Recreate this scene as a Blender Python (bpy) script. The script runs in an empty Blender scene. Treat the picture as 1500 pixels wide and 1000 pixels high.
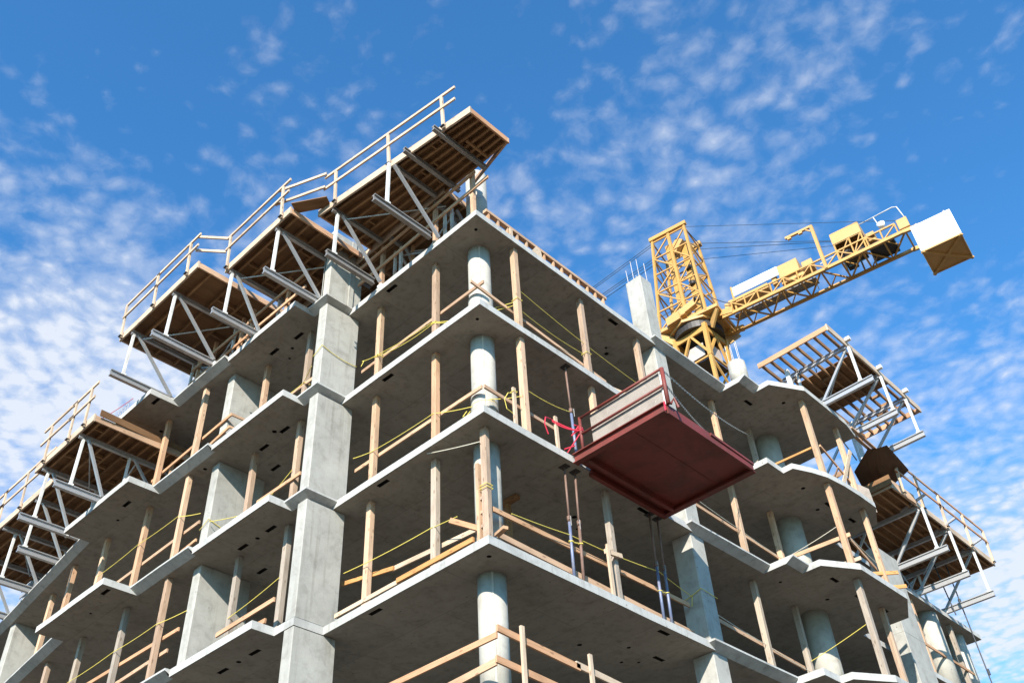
import bpy, math, random
from mathutils import Vector, Matrix
from mathutils.geometry import delaunay_2d_cdt
random.seed(11)
V = Vector
sc = bpy.context.scene
col = sc.collection
GROUND = -19.2
H = 2.9
T = 0.17                       # slab thickness
Z = [-H * k for k in range(6)]  # soffit heights, roof slab first
TOP = [z + T for z in Z]

# ------------------------------------------------------------------ materials
def nodes_of(name):
    m = bpy.data.materials.new(name); m.use_nodes = True
    nt = m.node_tree; b = nt.nodes['Principled BSDF']
    return m, nt, b

def N(nt, kind, **kw):
    n = nt.nodes.new(kind)
    for k, v in kw.items():
        if k.startswith('in_'):
            n.inputs[int(k[3:]) if k[3:].isdigit() else k[3:].replace('_', ' ')].default_value = v
        else:
            setattr(n, k, v)
    return n

def L(nt, a, b): nt.links.new(a, b)

def noise(nt, vec, scale, detail=4, rough=0.55, dist=0.0):
    n = N(nt, 'ShaderNodeTexNoise')
    n.inputs['Scale'].default_value = scale; n.inputs['Detail'].default_value = detail
    n.inputs['Roughness'].default_value = rough; n.inputs['Distortion'].default_value = dist
    L(nt, vec, n.inputs['Vector']); return n.outputs['Fac']

def ramp(nt, fac, stops):
    r = N(nt, 'ShaderNodeValToRGB')
    e = r.color_ramp.elements
    while len(e) > 1: e.remove(e[-1])
    for i, (p, c) in enumerate(stops):
        el = e[0] if i == 0 else e.new(p)
        el.position = p; el.color = (*c, 1) if len(c) == 3 else c
    L(nt, fac, r.inputs['Fac']); return r.outputs['Color']

def mix(nt, fac, a, b, mode='MIX'):
    m = N(nt, 'ShaderNodeMix'); m.data_type = 'RGBA'; m.blend_type = mode
    for s, v in ((m.inputs[0], fac), (m.inputs[6], a), (m.inputs[7], b)):
        if isinstance(v, (int, float)): s.default_value = v
        elif isinstance(v, tuple): s.default_value = (*v, 1)
        else: L(nt, v, s)
    return m.outputs[2]

def math_(nt, op, a, b=None, c=None):
    n = N(nt, 'ShaderNodeMath'); n.operation = op
    for i, v in enumerate((a, b, c)):
        if v is None: continue
        if isinstance(v, (int, float)): n.inputs[i].default_value = v
        else: L(nt, v, n.inputs[i])
    return n.outputs[0]

def bump(nt, bsdf, h, strength, dist=0.02):
    b = N(nt, 'ShaderNodeBump'); b.inputs['Strength'].default_value = strength; b.inputs['Distance'].default_value = dist
    L(nt, h, b.inputs['Height']); L(nt, b.outputs[0], bsdf.inputs['Normal'])

def concrete(name, base, joints=False, stain=0.25, tint=(1, 1, 1)):
    m, nt, b = nodes_of(name)
    p = N(nt, 'ShaderNodeNewGeometry').outputs['Position']
    big = noise(nt, p, 0.55, 5, 0.6)
    mid = noise(nt, p, 3.5, 6, 0.65, 0.4)
    fine = noise(nt, p, 38, 3, 0.6)
    lo = tuple(base * (1 - stain) * t for t in tint); hi = tuple(base * (1 + stain * .55) * t for t in tint)
    c = ramp(nt, big, [(0.3, lo), (0.5, tuple(base * t for t in tint)), (0.72, hi)])
    c = mix(nt, 0.55, c, ramp(nt, mid, [(0.3, (0.60, 0.58, 0.55)), (0.5, (0.98, 0.98, 0.97)), (0.7, (1.12, 1.12, 1.1))]), 'MULTIPLY')
    c = mix(nt, 0.5, c, ramp(nt, fine, [(0.3, (0.86, 0.86, 0.86)), (0.7, (1.05, 1.05, 1.05))]), 'MULTIPLY')
    # vertical run-off streaks
    mp = N(nt, 'ShaderNodeMapping'); mp.inputs['Scale'].default_value = (7, 7, 0.5); L(nt, p, mp.inputs[0])
    st = noise(nt, mp.outputs[0], 1.0, 4, 0.6, 0.3)
    c = mix(nt, 0.6, c, ramp(nt, st, [(0.30, (0.70, 0.68, 0.65)), (0.46, (1, 1, 1))]), 'MULTIPLY')
    # bug holes
    vo = N(nt, 'ShaderNodeTexVoronoi'); vo.inputs['Scale'].default_value = 4.2; L(nt, p, vo.inputs['Vector'])
    hole = math_(nt, 'LESS_THAN', vo.outputs['Distance'], 0.075)
    rnd = N(nt, 'ShaderNodeSeparateColor'); L(nt, vo.outputs['Color'], rnd.inputs[0])
    hole = math_(nt, 'MULTIPLY', hole, math_(nt, 'GREATER_THAN', rnd.outputs[0], 0.62))
    c = mix(nt, math_(nt, 'MULTIPLY', hole, 0.85), c, (base * .35, base * .34, base * .32))
    if joints:
        br = N(nt, 'ShaderNodeTexBrick'); br.offset = 0.5
        br.inputs['Scale'].default_value = 1.0; br.inputs['Mortar Size'].default_value = 0.006
        br.inputs['Brick Width'].default_value = 2.44; br.inputs['Row Height'].default_value = 1.22
        br.inputs['Color1'].default_value = (0.94, 0.94, 0.93, 1); br.inputs['Color2'].default_value = (1.06, 1.05, 1.03, 1)
        br.inputs['Mortar'].default_value = (0.58, 0.57, 0.55, 1)
        L(nt, p, br.inputs['Vector'])
        nz = N(nt, 'ShaderNodeSeparateXYZ'); L(nt, N(nt, 'ShaderNodeNewGeometry').outputs['Normal'], nz.inputs[0])
        fac = math_(nt, 'LESS_THAN', nz.outputs[2], -0.9)
        c = mix(nt, math_(nt, 'MULTIPLY', fac, 0.8), c, br.outputs['Color'], 'MULTIPLY')
    L(nt, c, b.inputs['Base Color']); b.inputs['Roughness'].default_value = 0.85
    b.inputs['Specular IOR Level'].default_value = 0.25
    h = math_(nt, 'ADD', math_(nt, 'MULTIPLY', fine, 0.3), math_(nt, 'SUBTRACT', mid, hole))
    bump(nt, b, h, 0.25, 0.012)
    return m

def wood(name, cols, knots=True, rough=0.8):
    """grain follows the UV v axis; tone varies per member (face attribute 'tone') and per object"""
    m, nt, b = nodes_of(name)
    uv = N(nt, 'ShaderNodeUVMap').outputs[0]
    at = N(nt, 'ShaderNodeAttribute'); at.attribute_name = 'tone'
    rnd = math_(nt, 'FRACT', math_(nt, 'ADD', N(nt, 'ShaderNodeObjectInfo').outputs['Random'], at.outputs['Fac']))
    cmb = N(nt, 'ShaderNodeCombineXYZ'); L(nt, math_(nt, 'MULTIPLY', rnd, 37.0), cmb.inputs[2])
    va = N(nt, 'ShaderNodeVectorMath'); va.operation = 'ADD'; L(nt, uv, va.inputs[0]); L(nt, cmb.outputs[0], va.inputs[1])
    mp = N(nt, 'ShaderNodeMapping'); mp.inputs['Scale'].default_value = (34, 1.7, 1); L(nt, va.outputs[0], mp.inputs[0])
    g = noise(nt, mp.outputs[0], 1.0, 5, 0.6, 1.2)
    mp2 = N(nt, 'ShaderNodeMapping'); mp2.inputs['Scale'].default_value = (3, 0.8, 1); L(nt, va.outputs[0], mp2.inputs[0])
    blot = noise(nt, mp2.outputs[0], 1.0, 3, 0.6, 0.3)
    n = len(cols)
    c = ramp(nt, rnd, [(i / max(1, n - 1), cc) for i, cc in enumerate(cols)])
    c = mix(nt, 0.75, c, ramp(nt, g, [(0.28, (0.62, 0.55, 0.48)), (0.5, (1, 1, 1)), (0.75, (1.12, 1.1, 1.06))]), 'MULTIPLY')
    c = mix(nt, 0.7, c, ramp(nt, blot, [(0.28, (0.60, 0.57, 0.54)), (0.52, (1, 1, 1)), (0.8, (1.1, 1.08, 1.05))]), 'MULTIPLY')
    if knots:
        vo = N(nt, 'ShaderNodeTexVoronoi'); vo.inputs['Scale'].default_value = 1.0
        mp3 = N(nt, 'ShaderNodeMapping'); mp3.inputs['Scale'].default_value = (9, 3.2, 1); L(nt, va.outputs[0], mp3.inputs[0]); L(nt, mp3.outputs[0], vo.inputs['Vector'])
        kn = ramp(nt, vo.outputs['Distance'], [(0.0, (1, 1, 1)), (0.13, (0.8, 0.8, 0.8)), (0.2, (0, 0, 0))])
        c = mix(nt, math_(nt, 'MULTIPLY', kn, 0.6), c, (0.10, 0.05, 0.025))
    L(nt, c, b.inputs['Base Color']); b.inputs['Roughness'].default_value = rough
    b.inputs['Specular IOR Level'].default_value = 0.25
    bump(nt, b, g, 0.35, 0.004)
    return m

def paint(name, base, dirt=(0.12, 0.1, 0.08), amount=0.35, rough=0.5, metal=0.0, scale=2.2, chips=0.0, chipcol=(0.16, 0.08, 0.05)):
    m, nt, b = nodes_of(name)
    p = N(nt, 'ShaderNodeNewGeometry').outputs['Position']
    a = noise(nt, p, scale, 6, 0.65, 0.4); f = noise(nt, p, scale * 9, 4, 0.6)
    c = mix(nt, math_(nt, 'MULTIPLY', ramp(nt, a, [(0.45, (0, 0, 0)), (0.75, (1, 1, 1))]), amount), base, dirt)
    c = mix(nt, 0.5, c, ramp(nt, f, [(0.3, (0.82, 0.82, 0.82)), (0.7, (1.08, 1.08, 1.08))]), 'MULTIPLY')
    if chips:
        ch = ramp(nt, noise(nt, p, scale * 5, 5, 0.7, 0.6), [(0.60, (0, 0, 0)), (0.66, (1, 1, 1))])
        c = mix(nt, math_(nt, 'MULTIPLY', ch, chips), c, chipcol)
    L(nt, c, b.inputs['Base Color'])
    L(nt, math_(nt, 'ADD', math_(nt, 'MULTIPLY', a, 0.35), rough - 0.17), b.inputs['Roughness'])
    b.inputs['Metallic'].default_value = metal
    bump(nt, b, f, 0.15, 0.003)
    return m

M = dict(
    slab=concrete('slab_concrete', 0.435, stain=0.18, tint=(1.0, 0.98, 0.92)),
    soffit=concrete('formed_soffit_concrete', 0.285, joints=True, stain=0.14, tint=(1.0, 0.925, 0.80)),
    slabtop=concrete('low_bounce_slab_concrete', 0.17, stain=0.3, tint=(1.0, 0.95, 0.86)),  # unseen slab tops, darkened to cut the light bounced onto the soffits
    column=concrete('column_concrete', 0.375, stain=0.17, tint=(1.0, 0.965, 0.865)),
    tube=concrete('tube_formed_concrete', 0.42, stain=0.17, tint=(1.0, 0.94, 0.81)),
    post=wood('sawn_timber', [(0.54, 0.345, 0.215), (0.44, 0.30, 0.195), (0.58, 0.395, 0.26), (0.34, 0.255, 0.19), (0.52, 0.305, 0.175)]),
    oldpost=wood('weathered_timber', [(0.33, 0.28, 0.23), (0.42, 0.34, 0.26), (0.28, 0.24, 0.20), (0.38, 0.32, 0.26)]),
    rail=wood('rail_timber', [(0.51, 0.31, 0.18), (0.48, 0.26, 0.14), (0.54, 0.35, 0.22), (0.40, 0.26, 0.17)]),
    pale=wood('pale_timber', [(0.54, 0.41, 0.29), (0.48, 0.37, 0.27), (0.57, 0.43, 0.30)]),
    orange=wood('orange_timber', [(0.55, 0.28, 0.10), (0.52, 0.25, 0.09)]),
    joist=wood('joist_timber', [(0.25, 0.135, 0.062), (0.32, 0.18, 0.085), (0.20, 0.11, 0.052), (0.36, 0.21, 0.105)]),
    ply=wood('form_plywood', [(0.19, 0.098, 0.045), (0.25, 0.135, 0.062), (0.15, 0.08, 0.04)], knots=False),
    darkply=wood('dark_form_plywood', [(0.11, 0.065, 0.04), (0.13, 0.075, 0.045)], knots=False),
    greyply=paint('worn_plywood', (0.29, 0.245, 0.205), (0.19, 0.155, 0.13), 0.7, 0.8, 0.0, 3.0, 0.5, (0.46, 0.41, 0.36)),
    alu=paint('aluminium', (0.46, 0.45, 0.44), (0.25, 0.22, 0.2), 0.45, 0.45, 0.55, 3.0),
    whitemetal=paint('white_coated_steel', (0.64, 0.62, 0.58), (0.28, 0.24, 0.2), 0.45, 0.5, 0.0, 3.0),
    steel=paint('grey_steel', (0.27, 0.25, 0.23), (0.12, 0.09, 0.07), 0.5, 0.55, 0.35, 2.5, 0.5),
    red=paint('red_oxide_paint', (0.175, 0.029, 0.019), (0.06, 0.022, 0.015), 0.9, 0.62, 0.0, 1.3, 0.55, (0.10, 0.05, 0.038)),
    crane=paint('yellow_crane_paint', (0.50, 0.27, 0.065), (0.30, 0.16, 0.05), 0.5, 0.5, 0.0, 1.0, 0.2),
    craneplate=paint('yellow_plate_paint', (0.52, 0.295, 0.095), (0.34, 0.2, 0.07), 0.45, 0.55, 0.0, 1.0, 0.12),
    dark=paint('dark_grease_steel_and_pocket_shade', (0.035, 0.032, 0.03), (0.08, 0.06, 0.04), 0.5, 0.5, 0.3),
    white=paint('white_paint', (0.86, 0.86, 0.85), (0.55, 0.53, 0.5), 0.18, 0.45, 0.0, 0.8),
    propblue=paint('blue_prop_paint', (0.15, 0.18, 0.28), (0.28, 0.24, 0.22), 0.75, 0.5, 0.2, 4.0, 0.4),
    rust=paint('rusty_steel', (0.20, 0.12, 0.09), (0.10, 0.06, 0.04), 0.6, 0.7, 0.2, 5.0),
    rope=paint('yellow_rope', (0.72, 0.58, 0.10), (0.5, 0.42, 0.2), 0.4, 0.8, 0.0, 6.0),
    palerope=paint('pale_cord', (0.62, 0.58, 0.46), (0.4, 0.36, 0.28), 0.4, 0.8, 0.0, 6.0),
    redtape=paint('red_tape', (0.60, 0.03, 0.06), (0.4, 0.02, 0.05), 0.3, 0.45, 0.0, 9.0),
    chain=paint('zinc_chain', (0.42, 0.40, 0.36), (0.2, 0.16, 0.12), 0.5, 0.45, 0.6, 9.0),
    rebar=paint('rebar_steel', (0.46, 0.43, 0.40), (0.25, 0.14, 0.08), 0.5, 0.6, 0.4, 9.0),
    rubber=paint('black_cable', (0.02, 0.025, 0.03), (0.05, 0.05, 0.05), 0.3, 0.6),
    palepaint=paint('faded_pale_paint', (0.45, 0.38, 0.34), (0.3, 0.22, 0.15), 0.4, 0.6),
    wire=paint('wire_cable', (0.05, 0.07, 0.10), (0.1, 0.1, 0.1), 0.3, 0.5, 0.3),
)

def ground_mat():
    m, nt, b = nodes_of('site_gravel')
    p = N(nt, 'ShaderNodeNewGeometry').outputs['Position']
    a = noise(nt, p, 0.2, 6, 0.65); f = noise(nt, p, 6, 5, 0.7)
    c = ramp(nt, a, [(0.3, (0.10, 0.076, 0.050)), (0.7, (0.155, 0.12, 0.082))])
    c = mix(nt, 0.6, c, ramp(nt, f, [(0.3, (0.6, 0.6, 0.6)), (0.7, (1.2, 1.2, 1.2))]), 'MULTIPLY')
    L(nt, c, b.inputs['Base Color']); b.inputs['Roughness'].default_value = 0.95
    bump(nt, b, f, 0.6, 0.05)
    return m
M['ground'] = ground_mat()

# ------------------------------------------------------------------ mesh builder
class MB:
    def __init__(s): s.v = []; s.f = []; s.uv = []; s.t = []; s.mi = {}
    def face(s, pts, uvs, tone=0.0):
        i = len(s.v); s.v += [V(p) for p in pts]; s.f.append(list(range(i, i + len(pts)))); s.uv.append(list(uvs)); s.t.append(tone); return s
    def beam(s, p0, p1, w, h, up=(0, 0, 1), tone=None):
        """square-cut bar from p0 to p1; w across, h along 'up'"""
        if tone is None: tone = random.random()
        p0, p1 = V(p0), V(p1); d = p1 - p0; ln = d.length; d.normalize(); up = V(up)
        if abs(d.dot(up)) > 0.98: up = V((0, 1, 0))
        x = d.cross(up).normalized(); y = x.cross(d).normalized()
        x = x * w / 2; y = y * h / 2
        A = [p0 - x - y, p0 + x - y, p0 + x + y, p0 - x + y]; B = [a + d * ln for a in A]
        i = len(s.v); s.v += A + B
        q = [(0, 1, 5, 4, w), (1, 2, 6, 5, h), (2, 3, 7, 6, w), (3, 0, 4, 7, h)]
        o = 0
        for a, b, c_, d_, ww in q:
            s.f.append([i + a, i + b, i + c_, i + d_]); s.uv.append([(o, 0), (o + ww, 0), (o + ww, ln), (o, ln)]); s.t.append(tone); o += ww
        s.f.append([i + 3, i + 2, i + 1, i]); s.uv.append([(0, 0), (w, 0), (w, h), (0, h)]); s.t.append(tone)
        s.f.append([i + 4, i + 5, i + 6, i + 7]); s.uv.append([(0, 0), (w, 0), (w, h), (0, h)]); s.t.append(tone)
        return s
    def box(s, x0, x1, y0, y1, z0, z1, tone=None):
        dx, dy, dz = x1 - x0, y1 - y0, z1 - z0
        if dz >= dx and dz >= dy: return s.beam(((x0 + x1) / 2, (y0 + y1) / 2, z0), ((x0 + x1) / 2, (y0 + y1) / 2, z1), dx, dy, (0, 1, 0), tone)
        if dx >= dy: return s.beam((x0, (y0 + y1) / 2, (z0 + z1) / 2), (x1, (y0 + y1) / 2, (z0 + z1) / 2), dy, dz, (0, 0, 1), tone)
        return s.beam(((x0 + x1) / 2, y0, (z0 + z1) / 2), ((x0 + x1) / 2, y1, (z0 + z1) / 2), dx, dz, (0, 0, 1), tone)
    def ibeam(s, p0, p1, w, h, t=0.025):
        p0, p1 = V(p0), V(p1); k = random.random(); u = V((0, 0, h / 2 - t / 2))
        s.beam(p0, p1, t, h - 2 * t, tone=k); s.beam(p0 + u, p1 + u, w, t, tone=k); s.beam(p0 - u, p1 - u, w, t, tone=k); return s
    def path(s, pts, r, n=6, caps=True):
        pts = [V(p) for p in pts]; rings = []; k = random.random(); ref = None; acc = 0
        for i, p in enumerate(pts):
            d = (pts[min(i + 1, len(pts) - 1)] - pts[max(i - 1, 0)])
            if d.length < 1e-9: d = V((0, 0, 1))
            d.normalize()
            if ref is None: ref = V((0, 0, 1)) if abs(d.z) < 0.9 else V((1, 0, 0))
            x = d.cross(ref)
            if x.length < 1e-3: x = d.cross(V((0, 1, 0)))
            x.normalize(); y = d.cross(x).normalized(); ref = -y if ref.dot(-y) > 0 else y
            if i: acc += (p - pts[i - 1]).length
            rr = r[i] if isinstance(r, (list, tuple)) else r
            b = len(s.v); s.v += [p + (x * math.cos(2 * math.pi * j / n) + y * math.sin(2 * math.pi * j / n)) * rr for j in range(n)]; rings.append((b, acc))
        for (a, la), (b, lb) in zip(rings, rings[1:]):
            for j in range(n):
                q = (j + 1) % n
                s.f.append([a + j, a + q, b + q, b + j]); s.uv.append([(j / n, la), ((j + 1) / n, la), ((j + 1) / n, lb), (j / n, lb)]); s.t.append(k)
        if caps:
            s.f.append([rings[0][0] + j for j in range(n)][::-1]); s.uv.append([(0, 0)] * n); s.t.append(k)
            s.f.append([rings[-1][0] + j for j in range(n)]); s.uv.append([(0, 0)] * n); s.t.append(k)
        return s
    def tube(s, p0, p1, r, n=10): return s.path([p0, p1], r, n)
    def prism(s, poly, z0, z1):
        n = len(poly); k = random.random()
        i = len(s.v); s.v += [V((*p, z0)) for p in poly] + [V((*p, z1)) for p in poly]
        for a in range(n):
            b = (a + 1) % n; s.f.append([i + a, i + b, i + n + b, i + n + a]); w = math.dist(poly[a], poly[b]); s.uv.append([(0, 0), (w, 0), (w, z1 - z0), (0, z1 - z0)]); s.t.append(k)
        s.f.append([i + a for a in range(n)][::-1]); s.uv.append([poly[a] for a in range(n)][::-1]); s.t.append(k)
        s.f.append([i + n + a for a in range(n)]); s.uv.append(list(poly)); s.t.append(k)
        return s
    def build(s, name, mat, parent=None, origin=None, smooth=False, bevel=0.0):
        o0 = V(origin) if origin is not None else (V(parent['_w']) if parent is not None and '_w' in parent else V((0, 0, 0)))
        me = bpy.data.meshes.new(name)
        me.from_pydata([tuple(v - o0) for v in s.v], [], s.f); me.update()
        ul = me.uv_layers.new(name='UVMap'); fl = [u for q in s.uv for u in q]
        for i, u in enumerate(fl): ul.data[i].uv = u
        at = me.attributes.new('tone', 'FLOAT', 'FACE')
        for i, t in enumerate(s.t): at.data[i].value = t
        me.materials.append(mat if not isinstance(mat, str) else M[mat])
        if smooth:
            for p in me.polygons: p.use_smooth = len(p.vertices) == 4
        ob = bpy.data.objects.new(name, me); col.objects.link(ob)
        if parent is not None:
            ob.parent = parent
            ob.location = o0 - V(parent['_w']) if '_w' in parent else (0, 0, 0)
        else: ob.location = o0
        ob['_w'] = tuple(o0)
        if bevel:
            bv = ob.modifiers.new('bevel', 'BEVEL'); bv.width = bevel; bv.segments = 1; bv.limit_method = 'ANGLE'
        return ob

def tag(o, label, cat, group=None, kind=None):
    o['label'] = label; o['category'] = cat
    if group: o['group'] = group
    if kind: o['kind'] = kind
    return o

def thing(name, loc, label, cat, group=None):
    o = bpy.data.objects.new(name, None); o.empty_display_size = 0.2; col.objects.link(o)
    o.location = loc; o['_w'] = tuple(loc)
    return tag(o, label, cat, group)

def sag(p0, p1, drop, n=10, jit=0.0):
    drop *= .7; p0, p1 = V(p0), V(p1); out = []
    for i in range(n + 1):
        t = i / n; p = p0.lerp(p1, t); p.z -= drop * 4 * t * (1 - t)
        if jit and 0 < i < n: p += V((random.uniform(-jit, jit), random.uniform(-jit, jit), random.uniform(-jit, jit)))
        out.append(p)
    return out

# ------------------------------------------------------------------ ground
g = MB(); R = 4000; n = 48
g.face([(R * math.cos(2 * math.pi * i / n), R * math.sin(2 * math.pi * i / n), GROUND) for i in range(n)], [(0, 0)] * n)
go = g.build('ground', 'ground'); go['kind'] = 'structure'; go['label'] = 'brown gravel ground of the building site'

# ------------------------------------------------------------------ concrete frame
building = thing('concrete_building', (-6, 6, GROUND), 'unfinished concrete apartment building with stacked slabs, columns and timber props', 'building')
# outline: (x, y, style of the edge that STARTS here); c = sloping underside, s = square
def outline(level):
    r = level == 0
    pts = []
    if r: pts += [(-14.25, 8, 's'), (-14.25, -2.05, 's')]
    else: pts += [(-24, 8, 's'), (-24, -0.55, 'c'), (-14.25, -1.52, 's'), (-14.25, -2.05, 's')]
    pts += [(-10.85, -2.05, 's'), (-10.85, -1.36, 'c'), (-8.30, -1.36, 's'), (-8.30, -1.24, 's')]
    pts += [(-5.33, -1.24, 's')]
    if level < 3: pts += [(-5.33, -0.84, 'c'), (-4.56, -0.84, 'c'), (-4.56, 0.0, 's')]
    else: pts += [(-5.33, -0.71, 's'), (-4.69, -0.71, 's'), (-4.69, 0.0, 's')]
    pts += [(0, 0, 's'), (0, 6.62, 'c'), (0.16, 6.62, 'c'), (0.2, 9.87, 's'), (0.86, 9.87, 'c' if level in (0, 2) else 's'), (0.86, 10.63, 's'), (1.16, 10.63, 's')]
    if level == 1: pts += [(1.40, 11.19, 's'), (1.57, 11.74, 's'), (1.66, 12.48, 's'), (1.70, 13.3, 's'), (1.70, 14.2, 's'), (1.25, 15.1, 's')]
    elif level == 0: pts += [(1.72, 11.66, 's'), (1.70, 14.1, 's'), (1.57, 14.9, 's'), (-9, 14.9, 's'), (-9, 8, 's')]
    else: pts += [(1.74, 11.63, 's'), (1.74, 14.08, 's'), (1.22, 15.15, 's')]
    if level: pts += [(-0.17, 15.15, 's'), (-0.17, 25.4, 's'), (-5.5, 25.4, 's'), (-5.5, 17, 's'), (-9, 17, 's'), (-9, 8, 's')]
    return pts

POCKETS = {
 0: [(-6.19, -0.47), (-7.13, -0.57), (-11.07, -1.75), (-3.2, 0.16), (-0.2, 5.24), (0.27, 10.9), (-2.0, 2.9), (-9.6, 0.1)],
 1: [(-6.4, -0.4), (-7.34, -0.34), (-7.88, 0.39), (-11.83, -1.53), (-3.2, 0.16), (-0.2, 5.2), (0.85, 13.01), (0.87, 14.3)],
 2: [(-6.23, -0.53), (-7.29, -0.54), (-7.93, 0.42), (-11.17, -1.8), (-3.2, 0.16), (-0.2, 5.21), (0.99, 11.58), (0.93, 12.94), (1.0, 14.2)],
 3: [(-6.19, -0.56), (-7.34, -0.55), (-3.26, 0.16), (-0.2, 5.26), (-1.06, 6.2), (0.9, 12.0)]}
ROUND = {
 0: [(-7.09, -0.11), (-6.7, -0.3), (-2.6, 3.6), (-1.0, 5.9), (-1.15, 6.1), (0.98, 11.7), (-0.35, 0.33), (-12.2, -0.9), (-0.4, 10.1)],
 1: [(-6.63, -0.54), (-6.0, 0.4), (-9.1, -0.9), (-0.38, 0.3), (-1.3, 5.4), (-1.05, 5.8), (0.82, 11.7), (0.5, 13.0), (-12.7, -1.3)],
 2: [(-6.76, -0.52), (-12.4, -1.52), (-1.41, 4.25), (-1.7, 4.7), (0.0, 10.59), (0.3, 12.4), (-9.2, -0.5), (-2.5, 0.9)],
 3: [(-6.77, -0.55), (-1.12, 5.25), (-1.7, 4.34), (-1.45, 6.0), (-1.69, 5.7), (-0.33, 0.33), (-2.4, 2.6)]}

def slab(level):
    z = Z[level]; P0 = outline(level); P = []
    for i, p in enumerate(P0):          # hand-set formwork is never dead straight
        q = P0[(i + 1) % len(P0)]; ln = math.dist(p[:2], q[:2]); P.append(p)
        k = int(ln / 1.1) if ln > 1.5 and max(p[1], q[1]) < 26 and min(p[0], q[0]) > -25 else 0
        d = ((q[0] - p[0]) / ln, (q[1] - p[1]) / ln)
        for j in range(1, k):
            t = (j + random.uniform(-.25, .25)) / k; e = random.uniform(-.008, .008)
            P.append((p[0] + d[0] * ln * t - d[1] * e, p[1] + d[1] * ln * t + d[0] * e, p[2]))
    n = len(P)
    inset = 0.23; lip = 0.045
    offs = [inset if p[2] == 'c' else 0.0 for p in P]
    def line(i):
        a, b = V(P[i][:2]), V(P[(i + 1) % n][:2]); d = (b - a).normalized(); nrm = V((d.y, -d.x))
        return a - nrm * offs[i], d
    bot = []
    for i in range(n):
        (a, d1), (b, d2) = line(i - 1), line(i)
        cr = d1.x * d2.y - d1.y * d2.x
        if abs(cr) < 0.05: bot.append(b.copy()); continue
        w = b - a; t = (w.x * d2.y - w.y * d2.x) / cr; bot.append(a + d1 * t)
    m = MB()
    # soffit with real pockets cast into it
    holes = []
    if level in POCKETS:
        for k, (x, y) in enumerate(POCKETS[level]):
            along_x = x < -0.6 and y < 2.2
            a, b = (0.17, 0.05) if along_x else (0.05, 0.17)
            holes.append([(x - a, y - b), (x + a, y - b), (x + a, y + b), (x - a, y + b)])
        for x, y in ROUND[level]:
            rr = random.uniform(0.035, 0.065)
            holes.append([(x + rr * math.cos(q * math.pi / 4), y + rr * math.sin(q * math.pi / 4)) for q in range(8)])
    vs = [V(b) for b in bot]; faces = [list(range(n))]
    for h in holes:
        i = len(vs); vs += [V(q) for q in h]; faces.append(list(range(i, i + len(h))))
    rv, re, rf, ov, oe, of = delaunay_2d_cdt(vs, [], faces, 0, 1e-5)
    base = len(m.v); m.v += [V((q.x, q.y, z)) for q in rv]
    for fi, f in enumerate(rf):
        src = of[fi]
        if 0 in src and all(q == 0 for q in src):
            f = list(f)
            a, b, c = (rv[q] for q in f[:3])
            if (b.x - a.x) * (c.y - a.y) - (b.y - a.y) * (c.x - a.x) > 0: f = f[::-1]
            m.f.append([base + q for q in f]); m.uv.append([(rv[q].x, rv[q].y) for q in f]); m.t.append(0)
    pk0 = len(m.f)
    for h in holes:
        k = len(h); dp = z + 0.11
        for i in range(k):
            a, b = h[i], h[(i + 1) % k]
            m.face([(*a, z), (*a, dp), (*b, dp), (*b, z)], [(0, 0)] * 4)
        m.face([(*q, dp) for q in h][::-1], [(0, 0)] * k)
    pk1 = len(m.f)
    # edges and top
    for i in range(n):
        j = (i + 1) % n
        a, b = P[i][:2], P[j][:2]
        m.face([(*bot[i], z), (*bot[j], z), (*b, z + T - lip), (*a, z + T - lip)], [(0, 0)] * 4)
        m.face([(*a, z + T - lip), (*b, z + T - lip), (*b, z + T), (*a, z + T)], [(0, 0)] * 4)
    rv, re, rf, ov, oe, of = delaunay_2d_cdt([V(p[:2]) for p in P], [], [list(range(n))], 1, 1e-5)
    base = len(m.v); m.v += [V((q.x, q.y, z + T)) for q in rv]
    for f in rf:
        f = list(f); a, b, c = (rv[q] for q in f[:3])
        if (b.x - a.x) * (c.y - a.y) - (b.y - a.y) * (c.x - a.x) < 0: f = f[::-1]
        m.f.append([base + q for q in f]); m.uv.append([(rv[q].x, rv[q].y) for q in f]); m.t.append(0)
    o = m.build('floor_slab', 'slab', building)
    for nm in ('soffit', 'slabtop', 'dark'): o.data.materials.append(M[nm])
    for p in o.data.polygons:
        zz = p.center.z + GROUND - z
        if pk0 <= p.index < pk1: p.material_index = 3  # pocket walls and caps coloured near-black to deepen the shade inside them
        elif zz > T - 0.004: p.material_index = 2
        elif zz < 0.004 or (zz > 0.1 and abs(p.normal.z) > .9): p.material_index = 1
    return o
for k in range(6): slab(k)

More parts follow.
